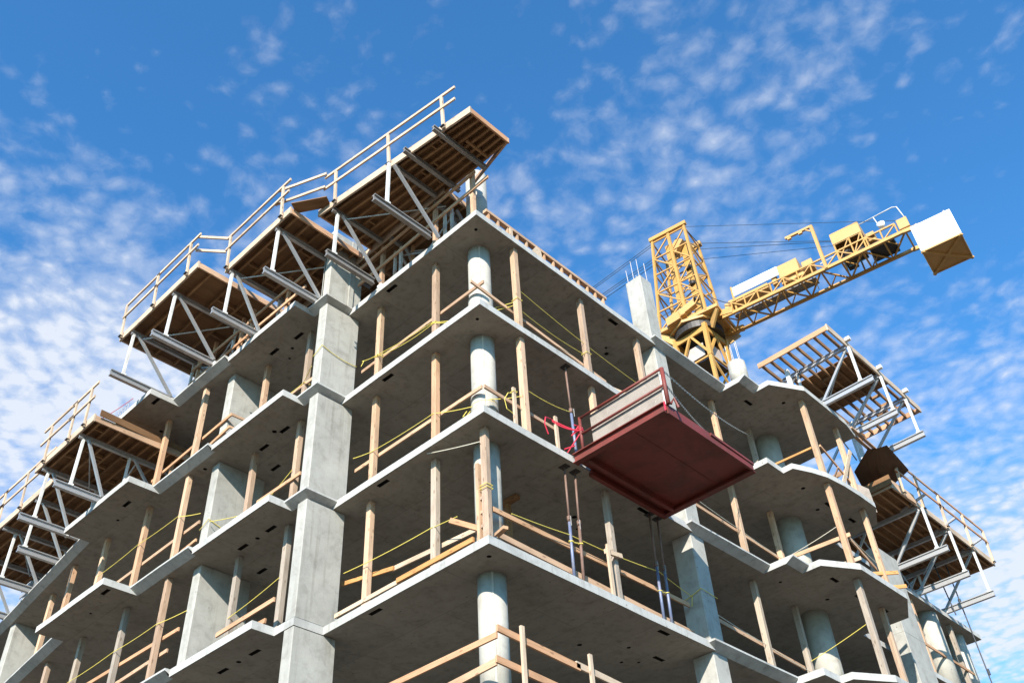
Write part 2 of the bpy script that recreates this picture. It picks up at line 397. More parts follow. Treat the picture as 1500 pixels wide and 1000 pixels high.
def lathe_column(x, y, r, z0, z1, name='round_column', seam=True):
    m = MB(); m.path([(x, y, z0), (x, y, z1)], r, 40)
    o = m.build(name, 'tube', building, origin=(x, y, z0), smooth=True)
    if seam:   # the spiral-wrapped tube form leaves a proud seam and a step near the foot
        s = MB(); a = -0.75
        s.beam((x + r * math.cos(a), y + r * math.sin(a), z0 + 0.02), (x + r * math.cos(a), y + r * math.sin(a), z1 - 0.02), 0.035, 0.016, (math.cos(a), math.sin(a), 0))
        s.build('form_seam', 'tube', o)
        c = MB(); zb = z0 + 0.62
        for (a0, a1, zz) in ((-2.6, -0.75, zb), (-0.72, 0.7, zb + 0.1)):
            q = 14
            for i in range(q):
                t0, t1 = a0 + (a1 - a0) * i / q, a0 + (a1 - a0) * (i + 1) / q
                ro = r + 0.022
                p = lambda t, rr, z: (x + rr * math.cos(t), y + rr * math.sin(t), z)
                c.face([p(t0, ro, zz), p(t1, ro, zz), p(t1, ro, zz + 0.5), p(t0, ro, zz + 0.5)], [(0, 0)] * 4)
                c.face([p(t0, r - .01, zz), p(t1, r - .01, zz), p(t1, ro, zz), p(t0, ro, zz)], [(0, 0)] * 4)
                c.face([p(t0, ro, zz + .5), p(t1, ro, zz + .5), p(t1, r - .01, zz + .5), p(t0, r - .01, zz + .5)], [(0, 0)] * 4)
        if z0 > -7: c.build('column_wrap', 'tube', o)
    return o

def rect_column(x0, x1, y0, y1, z0, z1, name='rectangular_column'):
    m = MB().prism([(x0, y0), (x1, y0), (x1, y1), (x0, y1)], z0, z1)
    return m.build(name, 'column', building, origin=((x0 + x1) / 2, (y0 + y1) / 2, z0), bevel=0.018)

def rebar(parent, pts, z0, hs):
    for (x, y), h in zip(pts, hs):
        dx, dy = random.uniform(-.03, .03), random.uniform(-.03, .03)
        MB().path([(x, y, z0 - 0.05), (x + dx, y + dy, z0 + h)], 0.008, 6).build('rebar', 'rebar', parent)

levels = [(-0.0, None)]
def storeys(): 
    for k in range(0, 6):
        ztop = Z[k]
        zbot = TOP[k + 1] if k + 1 < 6 else GROUND
        yield k, zbot, ztop
E_ = 0.003
for k, zb, zt in storeys():
    lathe_column(-0.86, 0.92, 0.27, zb - E_, zt + E_, seam=k < 4)
    rect_column(-5.02, -4.70, -0.70, 0.34, zb - E_, zt + E_)
    rect_column(-0.60, -0.06, 6.80, 7.34, zb - E_, zt + E_, 'square_column')
    rect_column(-8.88, -8.56, -0.82, 0.55, zb - E_, zt + E_)
    lathe_column(-0.45, 12.95, 0.36, zb - E_, zt + E_, seam=False)
    if k: 
        rect_column(-20.45, -20.10, -0.62, 0.7, zb - E_, zt + E_)
        rect_column(-14.6, -14.1, 1.6, 3.0, zb - E_, zt + E_)
        rect_column(0.22, 0.60, 16.2, 17.5, zb - 0.02, zt + E_ + (0.0 if k == 1 else 0.17), 'end_wall_column')
        lathe_column(-0.62, 21.9, 0.36, zb - E_, zt + E_, seam=False)
        lathe_column(-0.75, 24.4, 0.30, zb - E_, zt + E_, seam=False)
    rect_column(-12.4, -12.0, 2.2, 3.4, zb - E_, zt + E_)
    rect_column(-5.6, -4.4, 4.6, 4.95, zb - E_, zt + E_, 'core_wall')
    rect_column(-7.5, -7.1, 5, 9, zb - E_, zt + E_, 'core_wall')
# columns standing free on the roof slab
c0 = lathe_column(-0.86, 0.92, 0.27, TOP[0], 2.9, seam=True)
c1 = rect_column(-5.02, -4.70, -0.70, 0.34, TOP[0], 2.75)
fin = MB(); fin.box(-4.70, -4.665, -0.08, 0.06, TOP[0] + 0.01, 2.72); fin.build('form_rib', 'column', c1)
jt = MB(); jt.box(-4.955, -4.935, -0.712, -0.69, TOP[0] + 0.01, 2.72); jt.build('form_joint', 'dark', c1)
c2 = rect_column(-0.60, -0.06, 6.80, 7.34, TOP[0], 2.78, 'square_column')
rebar(c2, [(-.53, 6.87), (-.33, 6.87), (-.13, 6.87), (-.13, 7.27), (-.5, 7.27)], 2.78, [.55, .8, .75, .85, .6])
c3 = lathe_column(0.47, 10.36, 0.26, TOP[0] - E_, 1.05, seam=False)
rebar(c3, [(.30, 10.26), (.37, 10.5), (.47, 10.18), (.57, 10.5), (.63, 10.28)], 1.05, [.75, .9, .55, .95, .7])
rb = MB()
sl = building.children[0]
for k in range(5):
    x = -13.1 + k * 0.14; MB().path([(x, -1.9, TOP[0] - .02), (x + .03, -1.9, TOP[0] + .55 + .1 * (k % 2))], 0.01, 5).build('rebar', 'rebar', sl)

# ------------------------------------------------------------------ timber posts
def post_mesh(h, w, d):
    m = MB(); rnd = 0.0
    segs = 6; pts = []
    m.beam((0, 0, 0), (0, 0, h), w, d, (0, 1, 0), 0.0)
    return m
POST = {}
def post(x, y, k, label, group, old=False, w=0.145, d=0.13, name='timber_post', lean=(0, 0), rz=0.0):
    zb, zt = TOP[k + 1], Z[k]
    key = (round(zt - zb, 3), w, d, old)
    if key not in POST:
        o = post_mesh(zt - zb - 0.004, w, d).build(name, 'oldpost' if old else 'post', bevel=0.006); POST[key] = o
        wd = MB().beam((0, 0, 0), (0, 0, 0.05), w * 1.25, d * 1.25, (0, 1, 0), 0.3)
        wd.build('wedge_pad', 'rail', o)
    else:
        src = POST[key]; o = src.copy(); col.objects.link(o)
        for ch in src.children:
            c = ch.copy(); col.objects.link(c); c.parent = o
    o.location = (x, y, zb + 0.002); o['_w'] = (x, y, zb)
    o.rotation_euler = (lean[0], lean[1], rz + random.uniform(-.04, .04))
    return tag(o, label, 'post', group)
ST = ['top storey', 'second storey from the top', 'third storey from the top']
Gp = 'timber posts propping the slabs'
ordn = ['first', 'second', 'third', 'fourth', 'fifth', 'sixth', 'seventh']
for k in range(3):
    j = random.uniform
    post(-3.95, .45, k, f'timber post beside the tallest rectangular column, left face, {ST[k]}', Gp)
    post(-1.85, .42, k, f'timber post midway between rectangular and round corner columns, {ST[k]}', Gp, old=(k == 2))
    if k < 2: post(-.2, 1.45, k, f'pale timber post just right of the round corner column, {ST[k]}', Gp, w=.14, d=.14)
    else: post(-.40, .40, k, 'doubled timber post standing in front of the round corner column', Gp, w=.15, d=.12)
    post(-.26, 3.95, k, f'timber post at the middle of the right corner bay, {ST[k]}', Gp, w=.13 if k else .14, old=(k == 2))
    if k == 0: post(-.24, 6.23, k, 'timber post close to the left of the square column, top storey', Gp)
    post(-5.87, -.3, k, f'timber post tight behind the left of the tallest rectangular column, {ST[k]}', Gp, old=(k == 2), w=.14)
    post(-7.73, -.33, k, f'timber post before the second rectangular column, left face, {ST[k]}', Gp, old=(k == 2))
    post(-9.65, -1.0, k, f'timber post first to the left of the second rectangular column, {ST[k]}', Gp, w=.14)
    post(-11.60, -.98, k, f'timber post second to the left of the second rectangular column, {ST[k]}', Gp, old=(k == 2))
    if k:
        post(-13.75, -1.0, k, f'timber post third to the left of the second rectangular column, {ST[k]}', Gp, old=(k == 2))
        post(-15.7, -.95, k, f'timber post fourth to the left of the second rectangular column, {ST[k]}', Gp)
        post(-17.7, -.6, k, f'timber post nearest the leftmost column, {ST[k]}', Gp)
    post(1.38, 12.02, k, f'tall timber post at the bend of the right balcony, {ST[k]}', Gp, w=.15, d=.15, old=(k == 2))
    post(1.36 if k < 2 else 1.0, 14.02, k, f'timber post near the right end of the balcony, {ST[k]}', Gp, w=.14)
    post(-.45, 10.0, k, f'timber post first to the right of the square column, {ST[k]}', Gp, old=(k == 2))
    post(-.5, 12.05, k, f'timber post beside the round balcony column, {ST[k]}', Gp, old=(k != 1))
    if k:
        post(-.42, 20.9 if k == 2 else 20.3, k, f'timber post left of two in the far right bay, {ST[k]}', Gp)
        post(-.45, 23.3, k, f'timber post right of two in the far right bay, {ST[k]}', Gp, old=True)
# second leg of the doubled post
m = MB(); m.beam((-.55, .36, TOP[3]), (-.55, .36, -7.2), .07, .12, (0, 1, 0)); m.beam((-.55, .36, -7.2), (-.55, .36, -6.6), .07, .12, (0, 1, 0))
for zz in (-7.4, -7.7, -8.0): m.beam((-.52, .36, zz), (-.44, .36, zz), .05, .06)
tag(m.build('post_splice', 'post', origin=(-.55, .36, TOP[3])), 'short plank lashed to the doubled post at the building corner', 'plank')

# ------------------------------------------------------------------ guard rails (loose boards)
def board(name, p0, p1, label, cat='rail', mat='rail', w=.04, h=.09, group='guard rail boards along the slab edges', up=(0, 0, 1)):
    m = MB().beam(p0, p1, w, h, up); mid = (V(p0) + V(p1)) / 2
    return tag(m.build(name, mat, origin=mid), label, cat, group)
B = lambda p0, p1, label, **k: board('guard_rail', p0, p1, label, **k)
# corner bay, left face
B((-4.75, .57, -1.55), (-.36, .53, -1.6), 'guard rail board meeting the round corner column from the left, top storey')
B((-4.75, .57, -4.52), (-.55, .54, -4.56), 'guard rail board left of the round corner column, second storey from the top', mat='rail')
B((-4.95, .57, -7.3), (-3.25, .56, -7.63), 'orange rail board right of the tallest rectangular column, third storey', mat='orange')
B((-3.35, .61, -7.60), (-.72, .60, -7.80), 'long off-white rail board in the corner bay, third storey', mat='pale', h=.1)
B((-4.55, .16, TOP[3] + .22), (-2.5, .16, TOP[3] + .2), 'grey toe board right of the tallest rectangular column, third storey', mat='pale')
B((-2.6, .12, TOP[3] + .2), (-.5, .12, TOP[3] + .17), 'bright orange toe board running to the building corner, third storey', mat='orange', w=.05, h=.1)
B((-3.6, .10, -10.35), (.08, .02, -10.42), 'red-brown rail board rising to the corner at the bottom edge', mat='rail', h=.105)
B((-2.2, .10, -10.9), (.05, .02, -10.86), 'lower rail board left of the corner at the bottom edge', mat='rail', h=.12)
# corner bay, right face
B((-.37, .12, -1.86), (-.37, 4.75, -2.23), 'long brown rail board crossing in front of the round corner column, top storey', h=.085)
B((-.40, 4.6, -2.23), (-.40, 6.3, -2.3), 'weathered rail board ending near the square column, top storey', mat='pale')
B((.0, 5.0, TOP[1] + .03), (-.38, 5.05, -2.27), 'short board propping the rail near the square column, top storey', mat='pale')
B((-.37, .42, -4.72), (-.37, 2.65, -4.75), 'brown rail board right of the round corner column, second storey', h=.085)
B((-.37, .52, -7.62), (-.37, 6.7, -7.56), 'long brown rail board between corner and square column, third storey', h=.1)
B((-.37, .62, -8.12), (-.37, 6.7, -8.24), 'toe board along the right slab edge, third storey', h=.12, mat='rail')
B((.06, .05, -10.28), (.06, 2.1, -10.4), 'rail board right of the corner at the bottom edge', mat='rail', h=.12)
B((.06, 2.0, -10.36), (.06, 4.4, -10.5), 'pale rail board spliced on at the bottom edge', mat='pale', h=.12)
B((.06, .0, -10.82), (.06, 3.2, -11.0), 'lower rail board right of the corner at the bottom edge', mat='rail', h=.12)
Gs = 'short stakes holding the guard rails'
def stake(x, y, z0, z1, label): return board('rail_stake', (x, y, z0), (x, y, z1), label, 'stake', 'pale', .08, .05, Gs, (1, 0, 0))
stake(.11, .60, TOP[4], -10.1, 'upright stake nearest the corner at the bottom edge')
stake(.11, 2.35, TOP[4], -10.1, 'upright stake right of two at the bottom edge')
stake(-.1, 1.02, TOP[2], -4.6, 'short stake right of the round corner column, second storey')
stake(-.1, 2.3, TOP[2], -4.7, 'short stake wrapped with red tape left of the red platform')
stake(-.08, 3.55, TOP[3], -7.35, 'short stake beside the grey post, third storey')
board('rail_block', (-.12, 3.5, -7.5), (-.12, 4.05, -7.42), 'short block nailed across the grey post, third storey', 'plank', 'pale', .05, .1, Gs)
board('corner_batten', (-1.1, .1, -7.7), (-.55, .55, -8.0), 'short brown batten stuck out left of the corner post, third storey', 'plank', 'rail', .05, .11, Gs)
board('corner_batten', (.14, .3, TOP[3] + .2), (-.2, .42, TOP[3] + .24), 'stub of board laid over the slab corner, third storey', 'plank', 'rail', .1, .06, Gs)
# left wing
B((-12.1, -.88, -1.78), (-8.3, -.86, -1.58), 'upper guard rail board of the left wing, top storey')
B((-9.9, -.88, -2.22), (-8.3, -.86, -1.98), 'lower guard rail board of the left wing, top storey')
B((-8.3, -.86, -1.58), (-8.25, -.2, -1.6), 'short return rail board beside the second rectangular column', h=.07)
B((-8.3, -.86, -1.98), (-8.25, -.2, -2.02), 'lower short return board beside the second rectangular column', h=.07)
B((-13.1, -.88, -4.6), (-8.95, -.86, -4.5), 'guard rail board of the left wing, second storey')
B((-9.9, -.88, -5.1), (-8.95, -.86, -5.0), 'stub of rail board by the second rectangular column, second storey', h=.08)
B((-7.2, -.4, -4.6), (-5.5, -.4, -4.62), 'guard rail board behind the tallest rectangular column, second storey')
B((-13.6, -.88, -7.2), (-8.95, -.88, -7.28), 'upper guard rail board of the left wing, third storey')
B((-13.6, -.88, -7.75), (-9.3, -.88, -7.66), 'lower guard rail board of the left wing, third storey')
B((-7.4, -.8, -7.97), (-5.4, -.75, -7.9), 'guard rail board before the tallest rectangular column, third storey', h=.1)
B((-6.3, -.9, TOP[3] + .15), (-5.4, -.9, TOP[3] + .12), 'stub of toe board before the tallest rectangular column', h=.1)
B((-7.3, -1.0, TOP[3] + .07), (-6.3, -1.0, TOP[3] + .07), 'plank lying at the foot of the second rectangular column', w=.12, h=.05)
B((-7.0, -.35, -1.75), (-5.4, -.35, -1.8), 'guard rail board behind the tallest rectangular column, top storey')
# right wing
B((-.57, 7.4, -4.2), (-.57, 12.0, -4.34), 'guard rail board right of the square column, second storey')
B((-.57, 7.45, -7.36), (-.57, 11.9, -7.52), 'upper guard rail board right of the square column, third storey', h=.1)
B((-.57, 7.45, -8.05), (-.57, 11.6, -8.15), 'lower guard rail board right of the square column, third storey', h=.11, mat='rail')
B((-.5, 11.9, -1.62), (1.32, 12.05, -1.6), 'orange cross rail on the right balcony, top storey', mat='orange', h=.06)
B((-.4, 11.85, -4.56), (1.55, 12.1, -4.52), 'orange cross rail on the right balcony, second storey', mat='rail', h=.11)
B((.6, 12.0, -5.25), (1.6, 12.2, -5.2), 'lower cross rail on the right balcony, second storey', mat='pale', h=.1)
B((1.45, 12.2, -4.55), (1.15, 14.2, -4.65), 'sloping rail between the two balcony posts, second storey', h=.1)
B((1.05, 13.6, -4.95), (1.65, 14.3, -4.9), 'cross batten on the end balcony post, second storey', mat='orange', h=.1)
B((1.05, 13.6, -5.4), (1.75, 14.3, -5.35), 'low cross batten on the end balcony post, second storey', mat='orange', h=.1)
B((1.45, 12.2, -1.55), (1.3, 14.0, -1.95), 'sloping rail between the two balcony posts, top storey', h=.08)
B((-.35, 19.4, -4.5), (-.35, 23.8, -4.55), 'guard rail board of the far right bay, second storey')
B((-.9, 19.2, -7.4), (.25, 20.4, -7.4), 'orange cross board of the far right bay, third storey', mat='orange', h=.12)
B((-.35, 19.4, -7.9), (-.35, 23.8, -7.95), 'guard rail board of the far right bay, third storey')
# roof slab
B((-4.6, .15, 1.12), (.3, .15, 1.25), 'lower guard rail board on the roof slab left of the round column', mat='rail', h=.1)
B((-4.65, .12, 1.66), (-.1, .12, 1.78), 'upper guard rail board on the roof slab left of the round column', mat='rail', h=.1)
for n_, x in (('beside the round column', -.3), ('second from the round column', -1.65), ('beside the rectangular column', -3.7)):
    tag(MB().beam((x, .22, TOP[0]), (x, .22, 1.98), .1, .1, (0, 1, 0)).build('rail_post', 'rail', origin=(x, .22, TOP[0])), f'guard rail post on the roof slab {n_}', 'post', 'guard rail posts on the roof slab')
for q, (xa, xb) in enumerate(((-8.0, -5.4), (-10.9, -8.1))):
    for zz, w_ in ((.72, 'lower'), (1.26, 'upper')):
        B((xa, -.98, zz + T), (xb, -.94, zz + T + .05), f'{w_} guard rail board on the roof slab under the {["middle", "left"][q]} form table', mat='rail', h=.09)
for i, x in enumerate((-6.3, -8.0, -8.5, -9.9, -10.7)):
    tag(MB().beam((x, -.88, TOP[0]), (x, -.88, 1.95), .09, .09, (0, 1, 0)).build('rail_post', 'rail', origin=(x, -.88, TOP[0])), f'guard rail post on the roof slab left wing, {ordn[i]} left of the rectangular column', 'post', 'guard rail posts on the roof slab')

# low ladder-like stud frame along the roof edge
fr = thing('edge_stud_frame', (-.15, 2.7, TOP[0]), 'low timber stud frame standing along the right roof edge', 'formwork')
MB().beam((-.13, .45, TOP[0] + .02), (-.13, 4.95, TOP[0] + .02), .10, .04).build('bottom_plate', 'rail', fr)
MB().beam((-.15, .45, .60), (-.15, 4.95, .60), .12, .09).build('top_plate', 'rail', fr)
for i in range(14):
    y = .55 + i * .33
    MB().beam((-.15, y, TOP[0] + .04), (-.15, y + random.uniform(-.02, .02), .555), .09, .05, (0, 1, 0)).build('stud', 'rail', fr)
MB().beam((-.06, 1.25, TOP[0] + .04), (-.06, 1.25, .5), .05, .08, (0, 1, 0)).build('stud', 'pale', fr)
MB().face([(-.07, 1.95, TOP[0] + .04), (-.07, 2.4, TOP[0] + .04), (-.07, 2.35, .52), (-.07, 2.2, .6)], [(0, 0), (.4, 0), (.4, .4), (.2, .5)]).build('gusset', 'pale', fr)

# ------------------------------------------------------------------ flying form tables
def form_table(label, base, axis, u0, u1, front, back, trusses, deck_z, group='flying form tables along the roof edges', skew=0.0, ply=None, njoist=9, guard=None, extra=None, chord='alu', upstand=None):
    """axis 'x': runs along x, faces -y. axis 'y': runs along y, faces +x.  (u along, v outward)"""
    if axis == 'x': W = lambda u, v, z: (u, -v, z)
    else: W = lambda u, v, z: (v, u, z)
    fv = lambda u: front + skew * (u - u0)
    uc = (u0 + u1) / 2
    t = thing('form_table', W(uc, (front + back) / 2, base), label, 'form table', group)
    o0 = lambda u: W(u, front, base)
    zt = deck_z - 0.21                                   # top of trusses
    for (u, tip, vert, inner) in trusses:
        bc = MB(); bc.ibeam(W(u, tip, base + .11), W(u, back + .4, base + .11), .11, .2, .03)
        c = bc.build('bottom_chord', chord, t, origin=W(u, tip, base + .1))
        MB().ibeam(W(u, fv(u) - .02, zt - .07), W(u, back + .2, zt - .07), .09, .14, .025).build('top_chord', chord, t, origin=W(u, tip, zt))
        def strut(a, b, nm, w=.075):
            m = MB(); m.beam(W(*a), W(*b), w, w * .9, W(0, 1, 0) if axis == 'x' else (0, 1, 0)); m.build(nm, 'whitemetal' if nm == 'truss_post' else 'alu', c)
        strut((u, vert, base + .2), (u, vert, zt - .13), 'truss_post')
        strut((u + .05, vert - .12, zt - .13), (u + .05, inner, base + .2), 'truss_brace')
        strut((u, inner - .5, base + .2), (u, inner - .5, zt - .13), 'truss_post', .07)
        strut((u + .05, inner - .62, zt - .13), (u + .05, inner - 1.9, base + .2), 'truss_brace', .07)
        ft = MB(); ft.beam(W(u, inner - .04, base), W(u, inner - .04, base + .16), .16, .05, W(0, 1, 0) if axis == 'x' else (0, 1, 0))
        ft.build('truss_shoe', 'whitemetal', c); ft = MB(); ft.beam(W(u, vert, base + .19), W(u, vert, base + .25), .13, .13, W(0, 1, 0) if axis == 'x' else (0, 1, 0)); ft.build('truss_cap', 'whitemetal', c)
    for (a, b) in zip(trusses, trusses[1:]):      # tube bracing between neighbouring trusses
        v = min(a[3], b[3]) - .56
        for p, q in ((a[0], b[0]), (b[0], a[0])):
            MB().tube(W(p, v - (.04 if p < q else 0), base + .3), W(q, v - (.04 if p < q else 0), zt - .2), .024, 8).build('cross_brace', 'alu', t)
        MB().tube(W(a[0], a[2] - .2, zt - .2), W(b[0], b[3] - .3, zt - .2), .02, 8).build('cross_brace', 'alu', t)
    # joists run along u
    for i in range(njoist):
        v = back + (front - back) * (i + .35) / njoist
        MB().beam(W(u0 + .06, v, zt + .07), W(u1 - .06, back + (fv(u1) - back) * (i + .35) / njoist, zt + .07), .055, .14).build('joist', 'joist', t)
    for i in range(njoist - 1):
        for q in range(2 if i % 2 else 1):
            bl = MB()
            u = u0 + (u1 - u0) * random.uniform(.1, .9); va = back + (fv(u) - back) * (i + .4) / njoist; vb = back + (fv(u) - back) * (i + 1.3) / njoist
            bl.beam(W(u, va, zt + .07), W(u, vb, zt + .07), .04, .11)
            bl.build('blocking', 'joist', t)
    p0, p1, q0, q1 = (u0, u1, None, None) if ply is None else ply
    m = MB()
    if ply is None: q0, q1 = back, None
    nsh = max(1, round((p1 - p0) / 1.22))
    for i in range(nsh):
        a, b = p0 + (p1 - p0) * i / nsh, p0 + (p1 - p0) * (i + 1) / nsh - .006
        vb = (q1 if q1 is not None else None)
        va0 = q0; fa = (vb if vb is not None else fv(a) - .04); fb = (vb if vb is not None else fv(b) - .04)
        z0, z1 = zt + .142, zt + .162
        k = random.random()
        c8 = [W(a, va0, z0), W(b, va0, z0), W(b, fb, z0), W(a, fa, z0)]; d8 = [(x, y, z1) for x, y, z in c8]
        if axis == 'y': c8 = c8[::-1]; d8 = d8[::-1]
        uvq = [(0, 0), (1.2, 0), (1.2, 2.4), (0, 2.4)]
        m.face(c8, uvq, k); m.face(d8[::-1], uvq, k)
        for e in range(4): m.face([c8[e], d8[e], d8[(e + 1) % 4], c8[(e + 1) % 4]], uvq, k)
    m.build('deck_plywood', 'ply', t)
    # edge boards
    MB().beam(W(u0, fv(u0), zt + .08), W(u1, fv(u1), zt + .08), .05, .24).build('edge_board', 'pale', t)
    for u in (u0, u1):
        MB().beam(W(u + (.025 if u == u0 else -.025), back, zt + .075), W(u + (.025 if u == u0 else -.025), fv(u) - .03, zt + .075), .045, .18).build('edge_board', 'rail', t)
    if upstand:
        u, a, b, h = upstand
        MB().beam(W(u, a, zt + .16 + h / 2), W(u + .12, b, zt + .16 + h / 2), .03, h).build('side_panel', 'ply', t)
    # guard rails
    if guard:
        us, hgt, runs = guard
        for u in us:
            k = random.uniform(-.02, .05)
            MB().beam(W(u, fv(u) + .06, zt - .02), W(u + random.uniform(-.05, .05), fv(u) + .12, zt + .2 + hgt + k), .09, .045, W(0, 1, 0) if axis == 'x' else (0, 1, 0)).build('guard_post', 'pale', t)
            MB().beam(W(u, fv(u) + .06, zt + .03), W(u, fv(u) + .13, zt + .03), .12, .03).build('post_clip', 'dark', t)
        for (a, b) in runs:
            for hh in (.58, 1.06):
                s_ = random.uniform(-.03, .03)
                MB().beam(W(a, fv(a) + .12, zt + .2 + hh * hgt), W(b, fv(b) + .12, zt + .2 + hh * hgt + s_), .04, .085).build('guard_rail', 'pale' if axis == 'x' else 'rail', t)
    if extra: extra(t, W, zt)
    return t

def legs(base, spots):
    def f(t, W, zt):      # timber legs and a tie board that steady the table
        for u, v in spots:
            MB().beam(W(u, v - .6, base), W(u + random.uniform(-.05, .05), v - .6, zt), .085, .085, (0, 1, 0)).build('timber_leg', 'rail', t)
        us = [u for u, v in spots]; v = sum(v for u, v in spots) / len(spots) - .7
        for zz in (.6, 1.05):
            MB().beam(W(min(us) - .2, v, base + zz), W(max(us) + .2, v, base + zz + .05), .04, .09).build('tie_board', 'rail', t)
    return f
def exA(t, W, zt):
    # inner timber legs that steady the table
    legs(TOP[0], ((-11.2, .3), (-10.0, .6), (-9.2, .2), (-8.0, .5)))(t, W, zt)
    for u, v in ((-9.7, 1.1), (-8.3, .9), (-10.6, .9)):
        MB().beam(W(u, v - 1.6, TOP[0]), W(u, v - 1.6, zt), .08, .08, (0, 1, 0)).build('timber_leg', 'rail', t)
form_table('leftmost aluminium and timber form table on the roof slab, with plank railing', TOP[0], 'x', -11.75, -7.66, 2.92, -4.2,
           [(-11.1, 3.18, 2.82, 1.36), (-8.93, 3.2, 2.82, 1.36)], 2.22, njoist=11,
           guard=((-11.6, -9.85, -8.15), 1.0, ((-11.68, -9.8), (-9.95, -7.7))), extra=exA)
def exB(t, W, zt):
    legs(TOP[0], ((-7.0, .5), (-6.4, .1), (-5.6, .4)))(t, W, zt)
    for zz in (.62, 1.16):   # return railing towards the taller left table
        MB().beam(W(-7.4, 2.35, zt + .16 + zz), W(-7.9, 3.0, zt + .14 + zz), .04, .085).build('guard_rail', 'pale', t)
        MB().beam(W(-5.1, 2.36, zt + .17 + zz), W(-3.7, 1.8, zt + .14 + zz), .04, .085).build('guard_rail', 'pale', t)
    MB().beam(W(-4.42, 2.2, zt + .2), W(-3.6, 1.7, zt + .17), .35, .025).build('bridging_panel', 'ply', t)
form_table('middle form table on the roof slab, just left of the rectangular column', TOP[0], 'x', -7.36, -4.42, 2.27, -1.1,
           [(-7.16, 2.53, 2.17, 1.12), (-5.07, 2.4, 2.17, .72)], 2.22, njoist=9,
           guard=((-7.22, -4.75), 1.0, ((-7.36, -4.45),)), extra=exB)
def exC(t, W, zt):
    legs(TOP[0], ((-3.2, -.2), (-2.6, -.6), (-1.3, -.5)))(t, W, zt)
    for u, tip in ((-.9, 1.5), (.06, 1.42)):
        MB().ibeam(W(u, tip, zt - .06), W(u, -.35, zt - .06), .1, .15, .03).build('cantilever_beam', 'steel', t)
    MB().beam(W(.98, -.2, zt + .07), W(-.5, -.5, zt + .07), .05, .15).build('edge_board', 'rail', t)
    for u, v in ((.3, .55),):
        MB().beam(W(u, -.2, zt + .02), W(u, v, zt + .02), .05, .1).build('joist', 'joist', t)
form_table('right form table on the roof corner, jutting out past the round column', TOP[0], 'x', -4.05, .98, 1.67, -.25,
           [(-3.56, 1.64, 1.42, -.02), (-1.43, 1.92, 1.52, -.08)], 2.22, skew=-.122, njoist=7, chord='steel', ply=None,
           guard=((-3.4, -1.55, .2), .98, ((-3.8, .62),)), extra=exC)
form_table('inner form table behind the corner one, close to the round column', TOP[0], 'x', -7.2, -1.2, -.10, -5.2,
           [(-3.3, -.3, -.5, -1.6), (-1.6, -.3, -.5, -1.6)], 2.2, njoist=11, chord='steel')
form_table('upper form table at the far left, its dark brown deck beside the slab end', TOP[1], 'x', -15.1, -11.75, 3.0, -.35,
           [(-12.56, 3.25, 2.84, 1.96), (-14.66, 3.2, 2.8, 1.84)], -.68, njoist=11,
           extra=legs(TOP[1], ((-12.1, 1.0), (-13.2, .9), (-13.9, 1.3), (-14.9, .9))), guard=((-12.2, -13.1, -14.5), 1.05, ((-11.85, -13.3), (-13.0, -15.0))), upstand=(-11.82, -.3, 2.9, .2))
form_table('outermost form table at the left edge of the picture', TOP[1], 'x', -21.8, -15.25, 2.4, -.8,
           [(-16.3, 2.45, 2.28, 1.2), (-18.4, 2.2, 1.98, .85), (-20.5, 2.2, 1.98, .8)], -.68, njoist=10,
           extra=legs(TOP[1], ((-15.8, .6), (-17.0, .4), (-17.6, .9), (-19.2, .3))), guard=((-17.2, -18.75, -20.4), 1.05, ((-15.5, -18.9), (-18.6, -21.5))))
def exD(t, W, zt):
    for y in (12.6, 14.7, 16.6):
        MB().beam(W(y, 1.0, TOP[0]), W(y, 1.0, zt - .1), .12, .12, (0, 1, 0)).build('inner_post', 'whitemetal', t)
    for y in (13.05, 15.05, 16.8):
        MB().beam(W(y, 2.9, zt + .18), W(y, 3.06, zt + .18), .12, .12).build('end_bracket', 'whitemetal', t)
    for i, y in enumerate((12.9, 13.2, 13.5)):
        MB().path([W(y, 1.2 + .45 * i, zt - .02), W(y + .06, 1.2 + .45 * i, zt - .22), W(y + .1, 1.22 + .45 * i, zt - .05)], .012, 5).build('hook', 'dark', t)
form_table('skeleton form table with bare joists on the right end of the roof', TOP[0], 'y', 11.95, 18.0, 2.86, .4,
           [(13.02, 3.3, 2.93, 1.62), (15.08, 3.0, 2.9, 1.25), (16.8, 3.03, 2.88, 1.3)], 2.06, njoist=8, ply=(13.75, 16.0, .7, 2.8), extra=exD, group='flying form tables along the roof edges')
def exE(t, W, zt):
    for y in (18.5, 20.7, 22.75):
        MB().beam(W(y, .9, zt - .02), W(y, 1.85, zt + .2), .07, .07).build('rail_bracket', 'alu', t)
    MB().beam(W(16.85, -.3, zt + .2), W(16.85, 1.5, zt + .24), .05, .34).build('side_panel', 'ply', t)
    MB().beam(W(17.0, 1.45, zt + .1), W(18.4, 1.5, zt + .12), .06, .34).build('side_panel', 'rail', t)
form_table('lower form table at the right end, with plank railing against clouds', TOP[1], 'y', 16.9, 24.6, 1.45, -1.6,
           [(18.6, 1.9, 1.58, .12), (20.75, 1.6, 1.5, -.12), (22.8, 1.55, 1.43, -.18)], -.68, njoist=10,
           guard=((17.6, 19.0, 20.7, 22.6, 24.4), 1.05, ((17.4, 20.9), (20.5, 24.5))), extra=exE)

